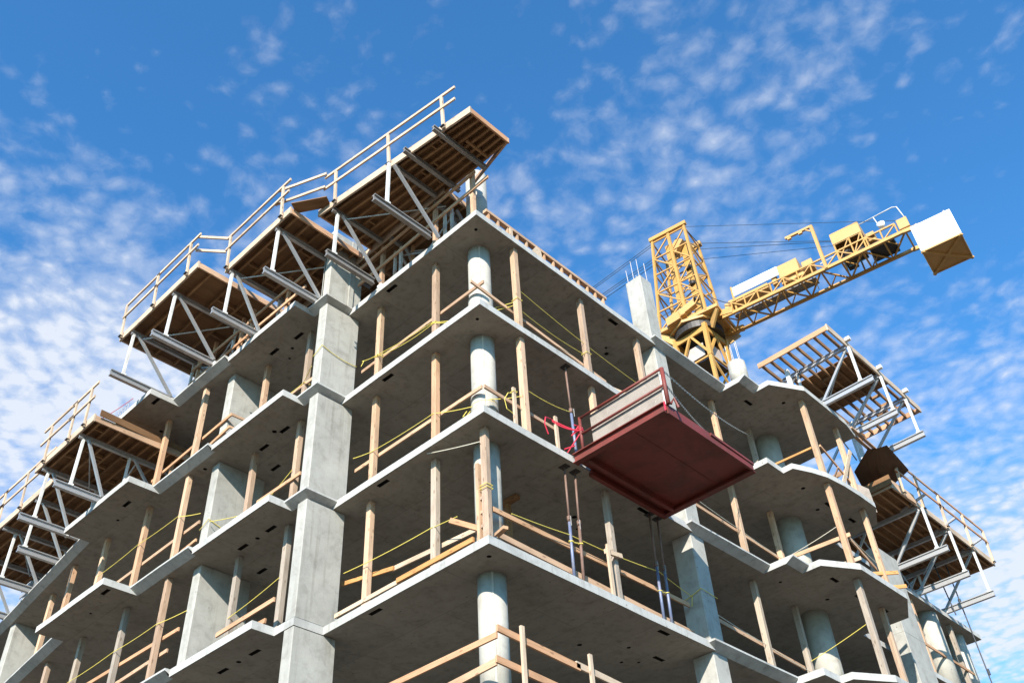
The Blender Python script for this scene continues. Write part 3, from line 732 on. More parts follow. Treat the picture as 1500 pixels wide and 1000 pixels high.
# loose panel and planks hanging off the roof end
pn = MB()
Pq = [[(.06, 18.4, -.02), (.5, 16.75, .06), (1.42, 16.05, .16)], [(.95, 18.3, -.06), (1.15, 17.1, -.06), (1.6, 16.2, .12)], [(1.75, 18.15, .14), (1.86, 17.2, .12), (1.93, 16.34, .16)]]
for a in range(2):
    for b in range(2):
        q = [Pq[a][b], Pq[a][b + 1], Pq[a + 1][b + 1], Pq[a + 1][b]]
        uvq = [(a, b), (a, b + 1), (a + 1, b + 1), (a + 1, b)]
        pn.face(q, uvq, .4); pn.face([(x, y, z + .03) for x, y, z in q][::-1], uvq, .4)
tag(pn.build('plywood_panel', 'darkply', origin=(1, 17, 0)), 'dark brown bent plywood sheet jutting from the roof end', 'panel')
for i, (dx, w_) in enumerate(((0, 'outer'), (-.16, 'inner'))):
    board('roof_plank', (1.62 + dx, 14.6, .19 + .05 * i), (1.55 + dx, 16.7, .2 + .05 * i), f'{w_} plank of two sticking out past the roof slab end', 'plank', 'rail', .1, .05, 'planks past the roof slab end')
Gl = 'scrap boards leaning on the right balcony'
for i, (a, b, w_) in enumerate((((1.2, 13.2, TOP[1]), (1.55, 14.1, -.9), 'widest pale board leaning at the balcony end'), ((1.0, 13.6, TOP[1]), (1.2, 14.4, -1.0), 'narrow board leaning behind the balcony end post'),
        ((.3, 12.6, TOP[1] + .1), (1.3, 13.6, -1.75), 'short board crossed over the scrap pile'), ((.5, 13.4, TOP[1] + .05), (1.5, 12.9, -2.0), 'brown offcut sloping over the scrap pile'), ((.2, 13.0, TOP[1] + .08), (1.4, 13.2, TOP[1] + .2), 'plank lying at the bottom of the scrap pile'))):
    board('scrap_board', a, b, w_, 'board', ['pale', 'post', 'rail', 'rail', 'joist'][i], .14 if i != 1 else .07, .03 + .03 * (i == 1), Gl, (1, 0, 0))
tag(MB().face([(.9, 14.2, TOP[1]), (1.5, 14.75, TOP[1]), (1.5, 14.7, -1.95), (1.1, 14.3, -1.6)], [(0, 0), (.8, 0), (.8, 1.6), (.2, 1.6)]).build('scrap_sheet', 'greyply', origin=(1.2, 14.4, TOP[1])), 'grey sheet standing behind the scrap boards at the balcony end', 'sheet')
rk = MB()
for i in range(9):
    x = -5.45 - random.random() * .6; y = -.95 - random.random() * .25; r = random.uniform(.04, .1)
    q = [V((x + r * math.cos(a), y + r * math.sin(a) * .8, TOP[3] + random.uniform(0, .02))) for a in (0, 1.3, 2.5, 3.9, 5.1)]
    p = V((x, y, TOP[3] + r * 1.1))
    for e in range(5): rk.face([q[e], q[(e + 1) % 5], p], [(0, 0)] * 3)
tag(rk.build('rubble', 'column', origin=(-5.7, -1.0, TOP[3])), 'pile of broken concrete rubble on the slab left of the tallest column', 'rubble', kind='stuff')
bk = MB(); bk.beam((-19.2, -.75, TOP[1]), (-19.2, -.75, TOP[1] + .75), .35, .3, (0, 1, 0)); 
for a in range(3): bk.beam((-19.45, -.95, TOP[1] + .1 + .22 * a), (-18.95, -.95, TOP[1] + .12 + .22 * a), .03, .12)
tag(bk.build('form_clamp', 'alu', origin=(-19.2, -.75, TOP[1])), 'bundle of metal form clamps on the slab by the leftmost column', 'clamps')

# ------------------------------------------------------------------ steel props
def prop(x, y, k, label, lean=0.0, rusty=False):
    zb, zt = TOP[k + 1], Z[k]
    t = thing('steel_prop', (x, y, zb), label, 'steel prop', 'adjustable steel props')
    MB().beam((x, y, zb), (x, y, zb + .015), .15, .15).build('base_plate', 'rust', t)
    zm = zb + 1.45
    top = (x, y + lean, zt)
    MB().tube((x, y, zb + .015), (x, y + lean * .5, zm), .032, 14).build('outer_tube', 'rust' if rusty else 'propblue', t, smooth=True)
    MB().tube((x, y + lean * .5, zm), (x, y + lean, zt - .012), .024, 12).build('inner_tube', 'rust', t, smooth=True)
    MB().tube((x, y + lean * .5, zm - .06), (x, y + lean * .5, zm + .06), .045, 14).build('collar', 'rust', t, smooth=True)
    MB().path([(x + .05, y - .04, zm), (x + .1, y - .05, zm), (x + .1, y - .05, zm - .22)], .01, 6).build('pin_handle', 'steel', t)
    MB().beam((x, y + lean, zt - .014), (x, y + lean, zt), .2, .16).build('head_plate', 'dark', t)
    return t
prop(-.16, 2.98, 1, 'blue and rusty steel prop just left of the red platform', -.06)
prop(-.22, 2.55, 2, 'left prop of the pair standing below the red platform', .04)
prop(-.2, 2.80, 2, 'rusty right prop of the pair below the red platform', .10, True)
prop(-.2, 5.35, 2, 'left prop of the pair near the square column', .1)
prop(-.2, 5.62, 2, 'right prop of the pair near the square column', .12)
dp = MB(); dp.beam((-1.9, 2.6, TOP[3]), (-1.9, 2.6, Z[2] - .12), .1, .1, (0, 1, 0)); dp.beam((-2.2, 2.6, Z[2] - .06), (-1.6, 2.6, Z[2] - .06), .14, .1)
tag(dp.build('shore_post', 'joist', origin=(-1.9, 2.6, TOP[3])), 'dark shoring post with orange head board deep in the corner bay', 'post')

# ------------------------------------------------------------------ ropes
def rope(pts, label, r=.008, mat='rope', name='rope', cat='rope', group=None, smoothn=6):
    m = MB()
    for ln in (pts if isinstance(pts[0][0], (tuple, list, Vector)) else [pts]): m.path(ln, r, smoothn)
    o0 = (pts[0][0] if isinstance(pts[0][0], (tuple, list, Vector)) else pts[0])
    return tag(m.build(name, mat, origin=o0), label, cat, group)
def loop(x, y, z, hw, n=14):
    return [(x + hw * 1.05 * c, y + hw * 1.05 * s, z + random.uniform(-.012, .012)) for c, s in [(math.cos(2 * math.pi * i / n), math.sin(2 * math.pi * i / n)) for i in range(n + 1)]]
def sq(x, y, z, h): h += .012; return [(x - h, y - h, z), (x + h, y - h, z), (x + h, y + h, z + .01), (x - h, y + h, z), (x - h, y - h, z)]
Gr = 'yellow safety ropes strung between the posts'
rope([sag((-4.45, .33, -1.52), (-3.95, .37, -1.62), .03), sag((-3.95, .37, -1.62), (-1.85, .34, -1.95), .06), sag((-3.95, .37, -1.66), (-1.85, .34, -2.0), .16), sag((-1.85, .34, -1.97), (-1.0, .66, -2.2), .03), sag((-1.85, .34, -1.99), (-.7, .64, -2.3), .12),
      sq(-3.95, .45, -1.64, .065), sq(-1.85, .42, -1.97, .065), loop(-.86, .92, -2.12, .275, 24), [(-4.4, .33, -1.53), (-4.36, .3, -1.62), (-4.4, .27, -1.75)], [(-3.9, .36, -1.66), (-3.8, .3, -1.7), (-3.75, .3, -1.78)]],
     'yellow rope knotted along the corner bay left of the round column, top storey', .0085, group=Gr)
rope([sag((-.65, .72, -2.2), (-.27, 1.4, -1.75), .02), sag((-.62, .75, -2.25), (-.27, 1.4, -1.85), .03), sq(-.2, 1.45, -1.72, .075), sag((-.2, 1.53, -1.3), (-.3, 6.2, -1.6), .12), sag((-.2, 1.53, -1.95), (-.26, 3.9, -1.9), .12), sag((-.26, 3.9, -1.85), (-.26, 3.95, -1.8), .0), sq(-.26, 3.95, -1.86, .075)],
     'yellow rope from the round column along the right face, top storey', .0085, group=Gr)
rope([sag((-4.5, .3, -4.42), (-3.95, .37, -4.5), .01), sag((-3.95, .37, -4.5), (-1.85, .35, -4.62), .04), sag((-1.85, .35, -4.62), (-.95, .64, -4.8), .03), loop(-.86, .92, -4.75, .275, 24), [(-1.1, .62, -4.85), (-1.15, .55, -5.0), (-1.05, .55, -5.05), (-.95, .58, -4.95)]],
     'yellow rope from the tallest column to the round column, second storey', .0085, group=Gr)
rope([sag((-.6, .8, -4.72), (-.2, 1.4, -4.55), .04), sag((-.2, 1.5, -4.3), (-.16, 2.98, -4.2), .1), loop(-.16, 2.98, -4.2, .04, 10), [(-.12, .98, -4.75), (-.08, .82, -4.85), (-.1, .72, -5.05), (-.12, .8, -5.25), (-.1, .95, -5.3)], sq(-.1, 1.02, -4.72, .04)],
     'yellow rope from the round column to the blue prop, second storey', .0085, group=Gr)
rope([sag((-4.55, .3, -7.3), (-1.85, .35, -7.4), .05), [(-1.8, .35, -7.42), (-1.0, .2, -7.62)], sq(-.40, .40, -7.15, .075), sq(-.40, .40, -7.22, .078)], 'yellow rope crossing the corner bay, third storey', .0085, group=Gr)
rope([sag((-.25, .9, -7.62), (-.22, 2.55, -7.45), .02), sag((-.22, 2.55, -7.45), (-.2, 5.35, -7.25), .06), sag((-.2, 5.4, -7.22), (-.3, 6.78, -7.35), .03), sag((-.62, 6.75, -7.4), (-.03, 6.77, -7.25), .02), [(-.03, 6.77, -7.25), (-.03, 7.38, -7.3)], [(-.3, 6.77, -7.36), (-.32, 6.72, -7.6)]],
     'yellow rope from the corner to the square column, third storey', .0085, group=Gr)
rope([sag((-.22, 2.5, -7.6), (-.18, 2.86, -7.55), .02), loop(-.22, 2.57, -7.6, .04, 8), loop(-.2, 2.84, -7.56, .04, 8)], 'short yellow cord tying the prop pair below the red platform', .012, group=Gr)
rope([sag((-.2, 5.36, -7.72), (-.2, 5.64, -7.68), .02), loop(-.2, 5.38, -7.72, .04, 8), loop(-.2, 5.64, -7.68, .04, 8)], 'short yellow cord tying the prop pair near the square column', .009, group=Gr)
rope([sag((-7.0, -.5, -1.9), (-5.87, -.38, -1.75), .03), sag((-5.87, -.38, -1.75), (-5.05, -.72, -1.9), .02), sq(-5.87, -.3, -1.76, .07), sag((-5.03, -.725, -1.6), (-4.68, -.73, -1.45), .02), sag((-4.68, -.73, -1.45), (-4.675, .34, -1.55), .1)],
     'thin yellow rope wrapped round the tallest rectangular column, top storey', .009, group=Gr)
rope([sag((-8.5, -.85, -4.7), (-6.6, -.8, -5.3), .03), sag((-7.7, -.42, -5.1), (-5.87, -.4, -4.35), .05), sag((-8.9, -.85, -4.75), (-8.54, -.85, -4.6), .0), sag((-8.54, -.85, -4.6), (-8.53, .3, -4.8), .08)], 'yellow rope draped round the second rectangular column, second storey', .0085, group=Gr)
rope([sag((-7.7, -.42, -7.35), (-5.87, -.4, -7.1), .04)], 'yellow rope between second and tallest rectangular columns, third storey', .0085, group=Gr)
rope([sag((-13.8, -1.1, -7.0), (-11.6, -1.08, -6.95), .04), sag((-11.6, -1.08, -6.95), (-9.65, -1.1, -6.98), .04), sag((-9.65, -1.1, -6.98), (-8.8, -.85, -6.88), .02)], 'yellow rope along the left wing, third storey', .0085, group=Gr)
rope([sag((-13.6, -1.1, -4.15), (-11.6, -1.08, -4.05), .04), sag((-11.6, -1.08, -4.05), (-9.65, -1.1, -4.12), .04), sag((-9.6, -1.1, -4.15), (-8.9, -.9, -4.3), .02)], 'yellow rope along the left wing, second storey', .0085, group=Gr)
rope([sag((-.3, 7.4, -4.3), (-.42, 10.0, -4.35), .04), sag((-.42, 10.0, -4.35), (-.45, 12.0, -4.45), .04), sag((-.45, 12.0, -4.45), (1.35, 12.0, -4.2), .04), sag((1.35, 12.05, -4.2), (1.3, 14.0, -4.6), .05)], 'pale cord along the right wing, second storey', .009, 'palerope', group=Gr)
rope([sag((-.3, 7.4, -7.45), (-.45, 10.0, -7.5), .04), sag((-.45, 10.0, -7.5), (-.5, 12.05, -7.6), .04)], 'pale cord along the right wing, third storey', .009, 'palerope', group=Gr)
rope([sag((-.5, 12.05, -7.35), (1.36, 12.02, -6.95), .03)], 'bright yellow rope across the right balcony, third storey', .0085, group=Gr)
rope([sag((-1.75, .1, -5.83), (-.42, .3, -6.15), .02)], 'pale cord tied to the top of the corner post', .009, 'palerope', group=Gr)
rope([sag((-16.5, -2.45, .3), (-13.9, -2.2, .62), .12), sag((-13.9, -2.2, .62), (-12.3, -1.9, .75), .06), [(-14.0, -2.2, .52), (-14.1, -2.2, .3)]], 'thin red cord strung above the far left form tables', .010, 'redtape')
# red tape at the platform
rope([sag((-.12, 2.2, -4.82), (.2, 2.72, -5.05), .05), sag((-.12, 2.2, -4.86), (.2, 2.72, -5.02), .1), [(-.1, 2.15, -4.84), (-.08, 1.95, -4.9), (-.08, 1.9, -5.1), (-.1, 2.02, -5.3)], loop(.22, 2.72, -5.0, .05, 8), loop(.22, 2.72, -5.06, .06, 8), [(.2, 2.72, -5.1), (-.1, 2.6, -5.5)], [(.2, 2.7, -5.0), (.05, 2.6, -5.15), (.18, 2.72, -4.9), (.1, 2.66, -4.85)], [(-.02, 2.4, -5.55), (.1, 2.62, -5.42)]],
     'bright red warning tape between a short stake and the red platform rail', .014, 'redtape', 'warning_tape', 'tape')

# ------------------------------------------------------------------ red loading platform
pf = thing('loading_platform', (1.25, 4.3, TOP[2]), 'red steel loading platform cantilevered out of the second storey', 'loading platform')
X0, X1, Y0, Y1 = .03, 2.42, 2.66, 5.76
ZP = -5.84
MB().box(X0, X1, Y0 + .02, Y1 - .02, ZP + .10, ZP + .12).build('deck_sheet', 'red', pf)
for y in (Y0 + .3, Y1 - .3): MB().beam((-1.3, y, TOP[2] + .05), (.5, y, TOP[2] + .05), .1, .1).build('tongue_beam', 'red', pf)
def chan(a, b, h=.2, w=.15, z=ZP): return MB().ibeam((*a, z + h / 2), (*b, z + h / 2), w, h, .02)
chan((X0, Y0), (X1, Y0), .23).build('edge_beam', 'red', pf)
chan((X0, Y1), (X1, Y1), .22).build('edge_beam', 'red', pf)
MB().beam((X1, Y0 + .05, ZP + .11), (X1, Y1 - .05, ZP + .11), .05, .22).build('end_beam', 'red', pf)
MB().beam((X1 + .03, Y0 + 1.5, ZP + .19), (X1 + .02, Y1 - .02, ZP + .17), .05, .06).build('end_lip', 'red', pf)
chan((.32, Y0 + .1), (.32, Y1 - .1), .15, .09, ZP - .055).build('cross_beam', 'red', pf)
MB().beam((.02, Y0 + .5, ZP + .02), (.02, Y1, ZP + .02), .1, .15).build('cross_beam', 'red', pf)
MB().beam((1.5, Y0 + .1, ZP + .095), (1.5, Y1 - .1, ZP + .095), .03, .01).build('deck_seam', 'red', pf)
for x in (.24, 2.48): MB().tube((x, Y0 + .04, ZP + .2), (x, Y0 + .04, -4.72), .035 if x < 1 else .045, 12).build('guard_post', 'red', pf, smooth=True)
for z in (-4.74, -5.16): MB().tube((.24, Y0 + .04, z), (2.48, Y0 + .04, z + .02), .03, 12).build('guard_rail', 'red', pf, smooth=True)
MB().beam((.48, Y0 + .12, -5.19), (2.34, Y0 + .12, -5.15), .02, .90).build('side_panel', 'greyply', pf)
MB().beam((2.36, Y0 + .10, -5.18), (2.45, Y0 + .10, -5.18), .015, .82).build('panel_edge', 'whitemetal', pf)
MB().beam((2.43, Y0 - .02, -5.58), (2.43, Y0 - .02, -5.8), .03, .02, (0, 1, 0)).build('tie_strip', 'redtape', pf)
MB().path([(2.5, Y0 + .1, ZP + .22), (2.56, Y0 + .15, ZP + .36), (2.6, Y0 + .2, ZP + .12)], .03, 6).build('corner_lug', 'red', pf)
def chain(p0, p1, drop, label):
    pts = sag(p0, p1, drop, 90); m = MB()
    for i in range(0, 90):
        d = (pts[i + 1] - pts[i]); L_ = d.length * .62; d.normalize(); mid = (pts[i] + pts[i + 1]) / 2
        side = V((0, 0, 1)) if i % 2 else d.cross(V((0, 0, 1))).normalized(); side = (side - d * side.dot(d)).normalized()
        ring = [mid + d * L_ * math.cos(a) + side * .018 * math.sin(a) for a in [2 * math.pi * q / 6 for q in range(7)]]
        m.path(ring, .0075, 4, False)
    return tag(m.build('steel_chain', 'chain', origin=p0), label, 'chain', 'chains holding the loading platform')
chain((2.48, Y0 + .06, -4.75), (-.42, 11.98, -.3), .3, 'upper of two slack chains from the platform rail post')
chain((2.48, Y0 + .06, -5.1), (-.42, 9.95, -1.5), .3, 'lower of two slack chains from the platform rail post')

# ------------------------------------------------------------------ tower crane
CX, CY, CZ = -7.8, 24.35, 16.1
crane = thing('tower_crane', (CX, CY, GROUND), 'yellow lattice tower crane with a white counterweight behind the building', 'crane')
h = .85
ms = MB()
def leg4(m, z0, z1, hh0, hh1, w):
    for sx in (-1, 1):
        for sy in (-1, 1): m.beam((CX + sx * hh0, CY + sy * hh0, z0), (CX + sx * hh1, CY + sy * hh1, z1), w, w, (0, 1, 0))
leg4(ms, GROUND, CZ - 2.2, h, h, .17)
for i in range(18):
    z0 = CZ - 2.2 - 1.85 * i; z1 = z0 - 1.85
    if z1 < GROUND: break
    q = [(-h, -h), (h, -h), (h, h), (-h, h)]
    for e in range(4):
        a, b = q[e], q[(e + 1) % 4]
        ms.beam((CX + a[0], CY + a[1], z0), (CX + b[0], CY + b[1], z0), .1, .1)
        if i % 2: a, b = b, a
        ms.beam((CX + a[0], CY + a[1], z0), (CX + b[0], CY + b[1], z1), .09, .09)
ms.build('mast', 'crane', crane)
hd = MB(); leg4(hd, CZ - 2.2, CZ - .2, h, h * 1.12, .21)
q = [(-h, -h), (h, -h), (h, h), (-h, h)]
for e in range(4):
    a, b = q[e], q[(e + 1) % 4]; k = 1.1
    mid = ((a[0] + b[0]) / 2 * k, (a[1] + b[1]) / 2 * k)
    hd.beam((CX + a[0], CY + a[1], CZ - 2.05), (CX + mid[0], CY + mid[1], CZ - .5), .12, .12)
    hd.beam((CX + b[0], CY + b[1], CZ - 2.05), (CX + mid[0], CY + mid[1], CZ - .5), .12, .12)
    hd.beam((CX + a[0] * k, CY + a[1] * k, CZ - .45), (CX + b[0] * k, CY + b[1] * k, CZ - .45), .1, .35)
mh = hd.build('mast_head', 'crane', crane)
MB().box(CX - .78, CX + .78, CY - .78, CY + .78, CZ - 2.3, CZ - 2.24).build('service_floor', 'dark', mh)
MB().box(CX - .5, CX + .5, CY - .74, CY - .70, CZ - 1.9, CZ - 1.1).build('guard_plate', 'palepaint', mh)
MB().box(CX + .70, CX + .74, CY - .5, CY + .5, CZ - 1.9, CZ - 1.1).build('guard_plate', 'palepaint', mh)
sr = MB().path([(CX, CY, CZ + .14), (CX, CY, CZ + .3)], 1.5, 8).build('turntable_plate', 'craneplate', crane); MB().path([(CX, CY, CZ - .3), (CX, CY, CZ + .14)], 1.3, 40).build('slewing_ring', 'dark', sr)
JA = math.atan2(.15, .988); ca, sa = math.cos(JA), math.sin(JA)
def J(s, t, z): return (CX + s * ca - t * sa, CY + .05 + s * sa + t * ca, CZ + z)   # s along the counter jib, t across
rp = MB(); rp.prism([J(-1.75, -1.35, 0)[:2], J(1.75, -1.35, 0)[:2], J(1.75, 1.35, 0)[:2], J(-1.75, 1.35, 0)[:2]], CZ + .3, CZ + .5)
pl = rp.build('slewing_platform', 'craneplate', crane)
for s, t in ((-1.65, -1.25), (1.65, -1.25), (1.65, 1.25), (-1.65, 1.25)):
    m = MB(); a = J(s, t, 0); n0 = J(s * .62, t * .62, 0)
    m.beam((a[0], a[1], CZ + .25), (n0[0], n0[1], CZ - .35), .1, .45); m.build('platform_bracket', 'craneplate', pl)
# operator tower (A-frame lattice)
hb = 7.0
near = [(-1.0, -1.45), (0.0, -1.45), (1.05, -1.45)]
tw = MB()
legs = {'nl': (J(-1.55, -1.3, .4), J(-.95, -1.3, hb)), 'nm': (J(.05, -1.3, .4), J(.05, -1.3, hb)), 'nr': (J(1.1, -1.3, .4), J(1.05, -1.3, hb)),
        'br': (J(1.3, .35, .4), J(1.05, .3, hb - .35)), 'bl': (J(-1.5, .35, .4), J(-.95, .3, hb - .35))}
for k, (a, b) in legs.items(): tw.beam(a, b, .13 if k != 'nm' else .16, .13, (0, 1, 0))
at = lambda k, t: V(legs[k][0]).lerp(V(legs[k][1]), t)
lv = [0, .2, .4, .6, .78, .97]
for a, b in (('nl', 'nm'), ('nm', 'nr'), ('nr', 'br'), ('nl', 'bl'), ('bl', 'br')):
    for i, t in enumerate(lv[1:], 1):
        tw.beam(at(a, t), at(b, t), .07, .07)
        p, q_ = (a, b) if i % 2 else (b, a)
        tw.beam(at(p, lv[i - 1]), at(q_, t), .065, .065)
tw.beam(J(-1.1, -1.32, hb + .05), J(1.2, -1.32, hb + .05), .2, .24)
tw.beam(J(.4, .3, hb - .3), J(1.25, .3, hb - .3), .25, .3)
to = tw.build('tower_frame', 'crane', crane)
for s, t, w_ in ((-.25, -.75, .34), (.55, -.45, .36)):
    MB().beam(J(s, t, .5), J(s, t, hb - .5), w_, w_, (0, 1, 0)).build('hoist_column', 'crane', to)
MB().beam(J(-.1, -.7, hb - 1.2), J(.5, -.7, hb - .5), .5, .5).build('sheave_block', 'craneplate', to)
for t in (.25, .45, .65):
    MB().path([J(.55, -.62, .5 + 6 * t - .12), J(.55, -.66, .5 + 6 * t + .12)], .16, 16).build('sheave', 'dark', to, smooth=True)
for i in range(6):
    lx = MB(); lx.beam(J(-.2, -.65, 1.0 + i * .9), J(.5, -.5, 1.45 + i * .9), .06, .06); lx.beam(J(.5, -.6, 1.0 + i * .9), J(-.2, -.6, 1.45 + i * .9), .06, .06)
    lx.build('lattice_bar', 'crane', to)
MB().beam(J(-1.0, -1.3, .62), J(.1, -1.4, .75), .5, .45).build('winch_box', 'craneplate', pl)
MB().beam(J(-.2, -1.5, .7), J(.7, -1.5, 1.0), .3, .4).build('winch_box', 'craneplate', pl)
MB().beam(J(-1.0, -1.42, .5), J(-.2, -1.5, .55), .34, .4).build('winch_box', 'craneplate', pl)
# counter jib
jb = MB(); n1, f1 = -.72, .72; zj = -.05; S0, S1 = 1.7, 11.2
jb.beam(J(S0, n1, zj), J(S1, n1, zj), .13, .17); jb.beam(J(S0, f1, zj), J(S1, f1, zj), .13, .15)
nb = 9
for i in range(nb + 1):
    s = S0 + (S1 - S0) * i / nb; jb.beam(J(s, n1, zj), J(s, f1, zj), .08, .1)
    if i < nb:
        s2 = S0 + (S1 - S0) * (i + 1) / nb; a, b = (n1, f1) if i % 2 else (f1, n1); jb.beam(J(s, a, zj - .02), J(s2, b, zj - .02), .07, .07); jb.beam(J(s, b, zj + .04), J((s + s2) / 2, 0, zj + .04), .05, .05)
for side in (n1,):
    jb.beam(J(S0 + .6, side, .66), J(S1 - .3, side, .66), .07, .08)
    for i in range(13):
        s = S0 + .6 + (S1 - S0 - .9) * i / 12; jb.beam(J(s, side, zj), J(s, side, .66), .06, .06, (0, 1, 0))
        if i < 12: s2 = s + (S1 - S0 - .9) / 12; jb.beam(J(s, side, zj + .05) if i % 2 else J(s, side, .62), J(s2, side, .62) if i % 2 else J(s2, side, zj + .05), .055, .055)
jb.beam(J(1.2, n1, .35), J(2.3, n1, .1), .2, .35); jb.beam(J(1.2, f1, .2), J(2.2, f1, 0), .2, .3)
jo = jb.build('counter_jib', 'crane', crane)
fl = MB(); fl.prism([J(2.2, -.35, 0)[:2], J(6.6, -.35, 0)[:2], J(6.6, .2, 0)[:2], J(2.2, .2, 0)[:2]], CZ + .08, CZ + .12); fl.build('jib_floor', 'steel', jo)
def jbox(s0, s1, t0, t1, z0, z1, nm, mt, par=None): 
    m = MB(); m.prism([J(s0, t0, 0)[:2], J(s1, t0, 0)[:2], J(s1, t1, 0)[:2], J(s0, t1, 0)[:2]], CZ + z0, CZ + z1); return m.build(nm, mt, par or jo, bevel=.02)
jbox(2.5, 5.0, -.66, -.60, 1.02, 1.62, 'white_panel', 'white')
jbox(2.42, 2.52, -.68, -.56, .1, 1.7, 'panel_post', 'crane')
jbox(2.1, 4.3, -.55, .2, .66, 1.0, 'motor_cover', 'craneplate')
jbox(1.85, 2.2, -.5, .1, .6, .95, 'motor_cover', 'craneplate')
jbox(4.55, 4.8, -.55, -.2, .66, 1.3, 'small_cabinet', 'craneplate')
jbox(5.0, 6.05, -.64, .3, .55, 1.6, 'machine_box', 'craneplate')
jbox(5.0, 6.2, -.62, .3, .35, .75, 'machine_box', 'craneplate')
jbox(6.2, 6.75, -.62, -.1, .55, 1.15, 'control_cabinet', 'craneplate')
# floodlight davit
dv = MB(); dv.beam(J(7.3, -.76, -.1), J(7.3, -.76, 3.0), .15, .14, (0, 1, 0)); dv.beam(J(7.36, -.76, 2.95), J(5.9, -.76, 2.98), .12, .13); dv.beam(J(7.25, -.76, 2.6), J(6.95, -.76, 2.93), .06, .06)
do = dv.build('davit_arm', 'craneplate', jo)
for s in (6.0, 6.6): MB().beam(J(s, -.76, 2.84), J(s + .2, -.76, 2.84), .12, .1).build('davit_roller', 'craneplate', do)
# winch house with rounded roof and open sides
hs = MB(); prof = [(-.75, 1.15), (-.75, 1.75), (-.66, 1.95), (-.45, 2.03), (.5, 2.03), (.62, 1.95), (.68, 1.75), (.68, 1.2)]
for (t0, z0), (t1, z1) in zip(prof, prof[1:]):
    hs.face([J(7.95, t0, z0), J(9.4, t0, z0), J(9.4, t1, z1), J(7.95, t1, z1)][::-1], [(0, 0)] * 4)
    hs.face([J(7.95, t0 * .96, z0 - .04), J(9.4, t0 * .96, z0 - .04), J(9.4, t1 * .96, z1 - .04), J(7.95, t1 * .96, z1 - .04)], [(0, 0)] * 4)
for s in (7.95, 9.4): hs.face([J(s, t, z) for t, z in prof][::(1 if s < 8 else -1)], [(0, 0)] * 8)
ho = hs.build('winch_house', 'craneplate', jo)
hf = MB()
for s in (8.0, 8.75, 9.35): MB().beam(J(s, .62, 0), J(s, .62, 1.25), .07, .07, (0, 1, 0)).build('house_post', 'crane', ho)
for s in (8.0, 8.75, 9.35): hf.beam(J(s, -.7, 0), J(s, -.7, 1.25), .07, .07, (0, 1, 0))
hf.beam(J(8.0, -.7, .05), J(8.75, -.7, 1.2), .05, .05); hf.beam(J(8.75, -.7, .05), J(9.35, -.7, 1.2), .05, .05)
hf.build('house_frame', 'crane', ho)
MB().tube(J(8.2, -.1, .45), J(9.2, -.1, .45), .38, 20).build('winch_drum', 'dark', ho, smooth=True)
jbox(8.1, 8.6, -.3, .5, .2, .9, 'winch_motor', 'dark', ho)
jbox(9.5, 9.9, -.6, .1, .45, 1.0, 'winch_gearbox', 'craneplate')
for s in (9.6, 9.8): MB().tube(J(s, -.66, .72), J(s, -.58, .72), .1, 12).build('brake_disc', 'rust', jo, smooth=True)
jbox(9.4, 10.6, -.5, .5, .0, .35, 'drive_unit', 'dark')
# hand rails
MB().path([J(9.4, -.72, 1.62), J(11.1, -.72, 1.7), J(11.3, -.72, 1.6), J(11.45, -.72, .6)], .028, 8).build('hand_rail', 'whitemetal', jo, smooth=True)
MB().path([J(10.15, -.72, 1.66), J(10.3, -.72, .6)], .024, 8).build('hand_rail', 'whitemetal', jo, smooth=True)
MB().path([J(6.4, .6, .1), J(6.35, .6, 1.55), J(7.9, .6, 1.7)], .024, 8).build('hand_rail', 'whitemetal', jo, smooth=True)
MB().path([J(2.0, .5, .3), J(1.95, .5, 1.55), J(2.2, .5, 1.72), J(2.9, .5, 1.8)], .024, 8).build('hand_rail', 'whitemetal', jo, smooth=True)
MB().path([J(10.35, -.85, 1.02), J(10.35, -.8, 1.0), J(10.35, -.55, .95)], [.02, .2, .14], 16).build('floodlight', 'white', jo, smooth=True)
jbox(11.0, 11.5, -.8, -.5, .1, .75, 'end_bracket', 'craneplate')
cw = MB(); cwz0, cwz1 = -1.82, -.2
cw.prism([J(11.55 - .1, -.98, 0)[:2], J(13.3, -.98, 0)[:2], J(13.3, .9, 0)[:2], J(11.45, .9, 0)[:2]], CZ + cwz0, CZ + cwz1)
co = cw.build('counterweight', 'white', jo, bevel=.02)
ub = MB(); ub.prism([J(11.47, -.96, 0)[:2], J(13.28, -.96, 0)[:2], J(13.28, .88, 0)[:2], J(11.47, .88, 0)[:2]], CZ + cwz0 - .02, CZ + cwz0 - .004)
ub.beam(J(11.47, -.96, cwz0 - .06), J(13.28, .88, cwz0 - .06), .13, .09); ub.beam(J(13.28, -.96, cwz0 - .06), J(11.47, .88, cwz0 - .06), .13, .086)
for t_ in (-.93, .85): ub.beam(J(11.47, t_, cwz0 - .04), J(13.28, t_, cwz0 - .04), .06, .05)
for s_ in (11.5, 13.25): ub.beam(J(s_, -.9, cwz0 - .04), J(s_, .82, cwz0 - .04), .06, .048)
for s_ in (12.05, 12.67): MB().beam(J(s_, -.985, cwz0 + .02), J(s_, -.985, cwz1 - .01), .016, .012, (0, 1, 0)).build('block_seam', 'palepaint', co)
for s_ in (11.75, 13.05): MB().beam(J(s_, -.99, cwz1 - .3), J(s_, -.99, cwz1 + .03), .07, .03, (0, 1, 0)).build('lifting_strap', 'palepaint', co)
ub.build('counterweight_base', 'craneplate', co)
MB().beam(J(11.1, n1, -.05), J(11.9, n1, -.12), .12, .2).build('hanger', 'crane', co); MB().beam(J(11.1, f1, -.05), J(11.9, f1, -.12), .12, .2).build('hanger', 'crane', co)
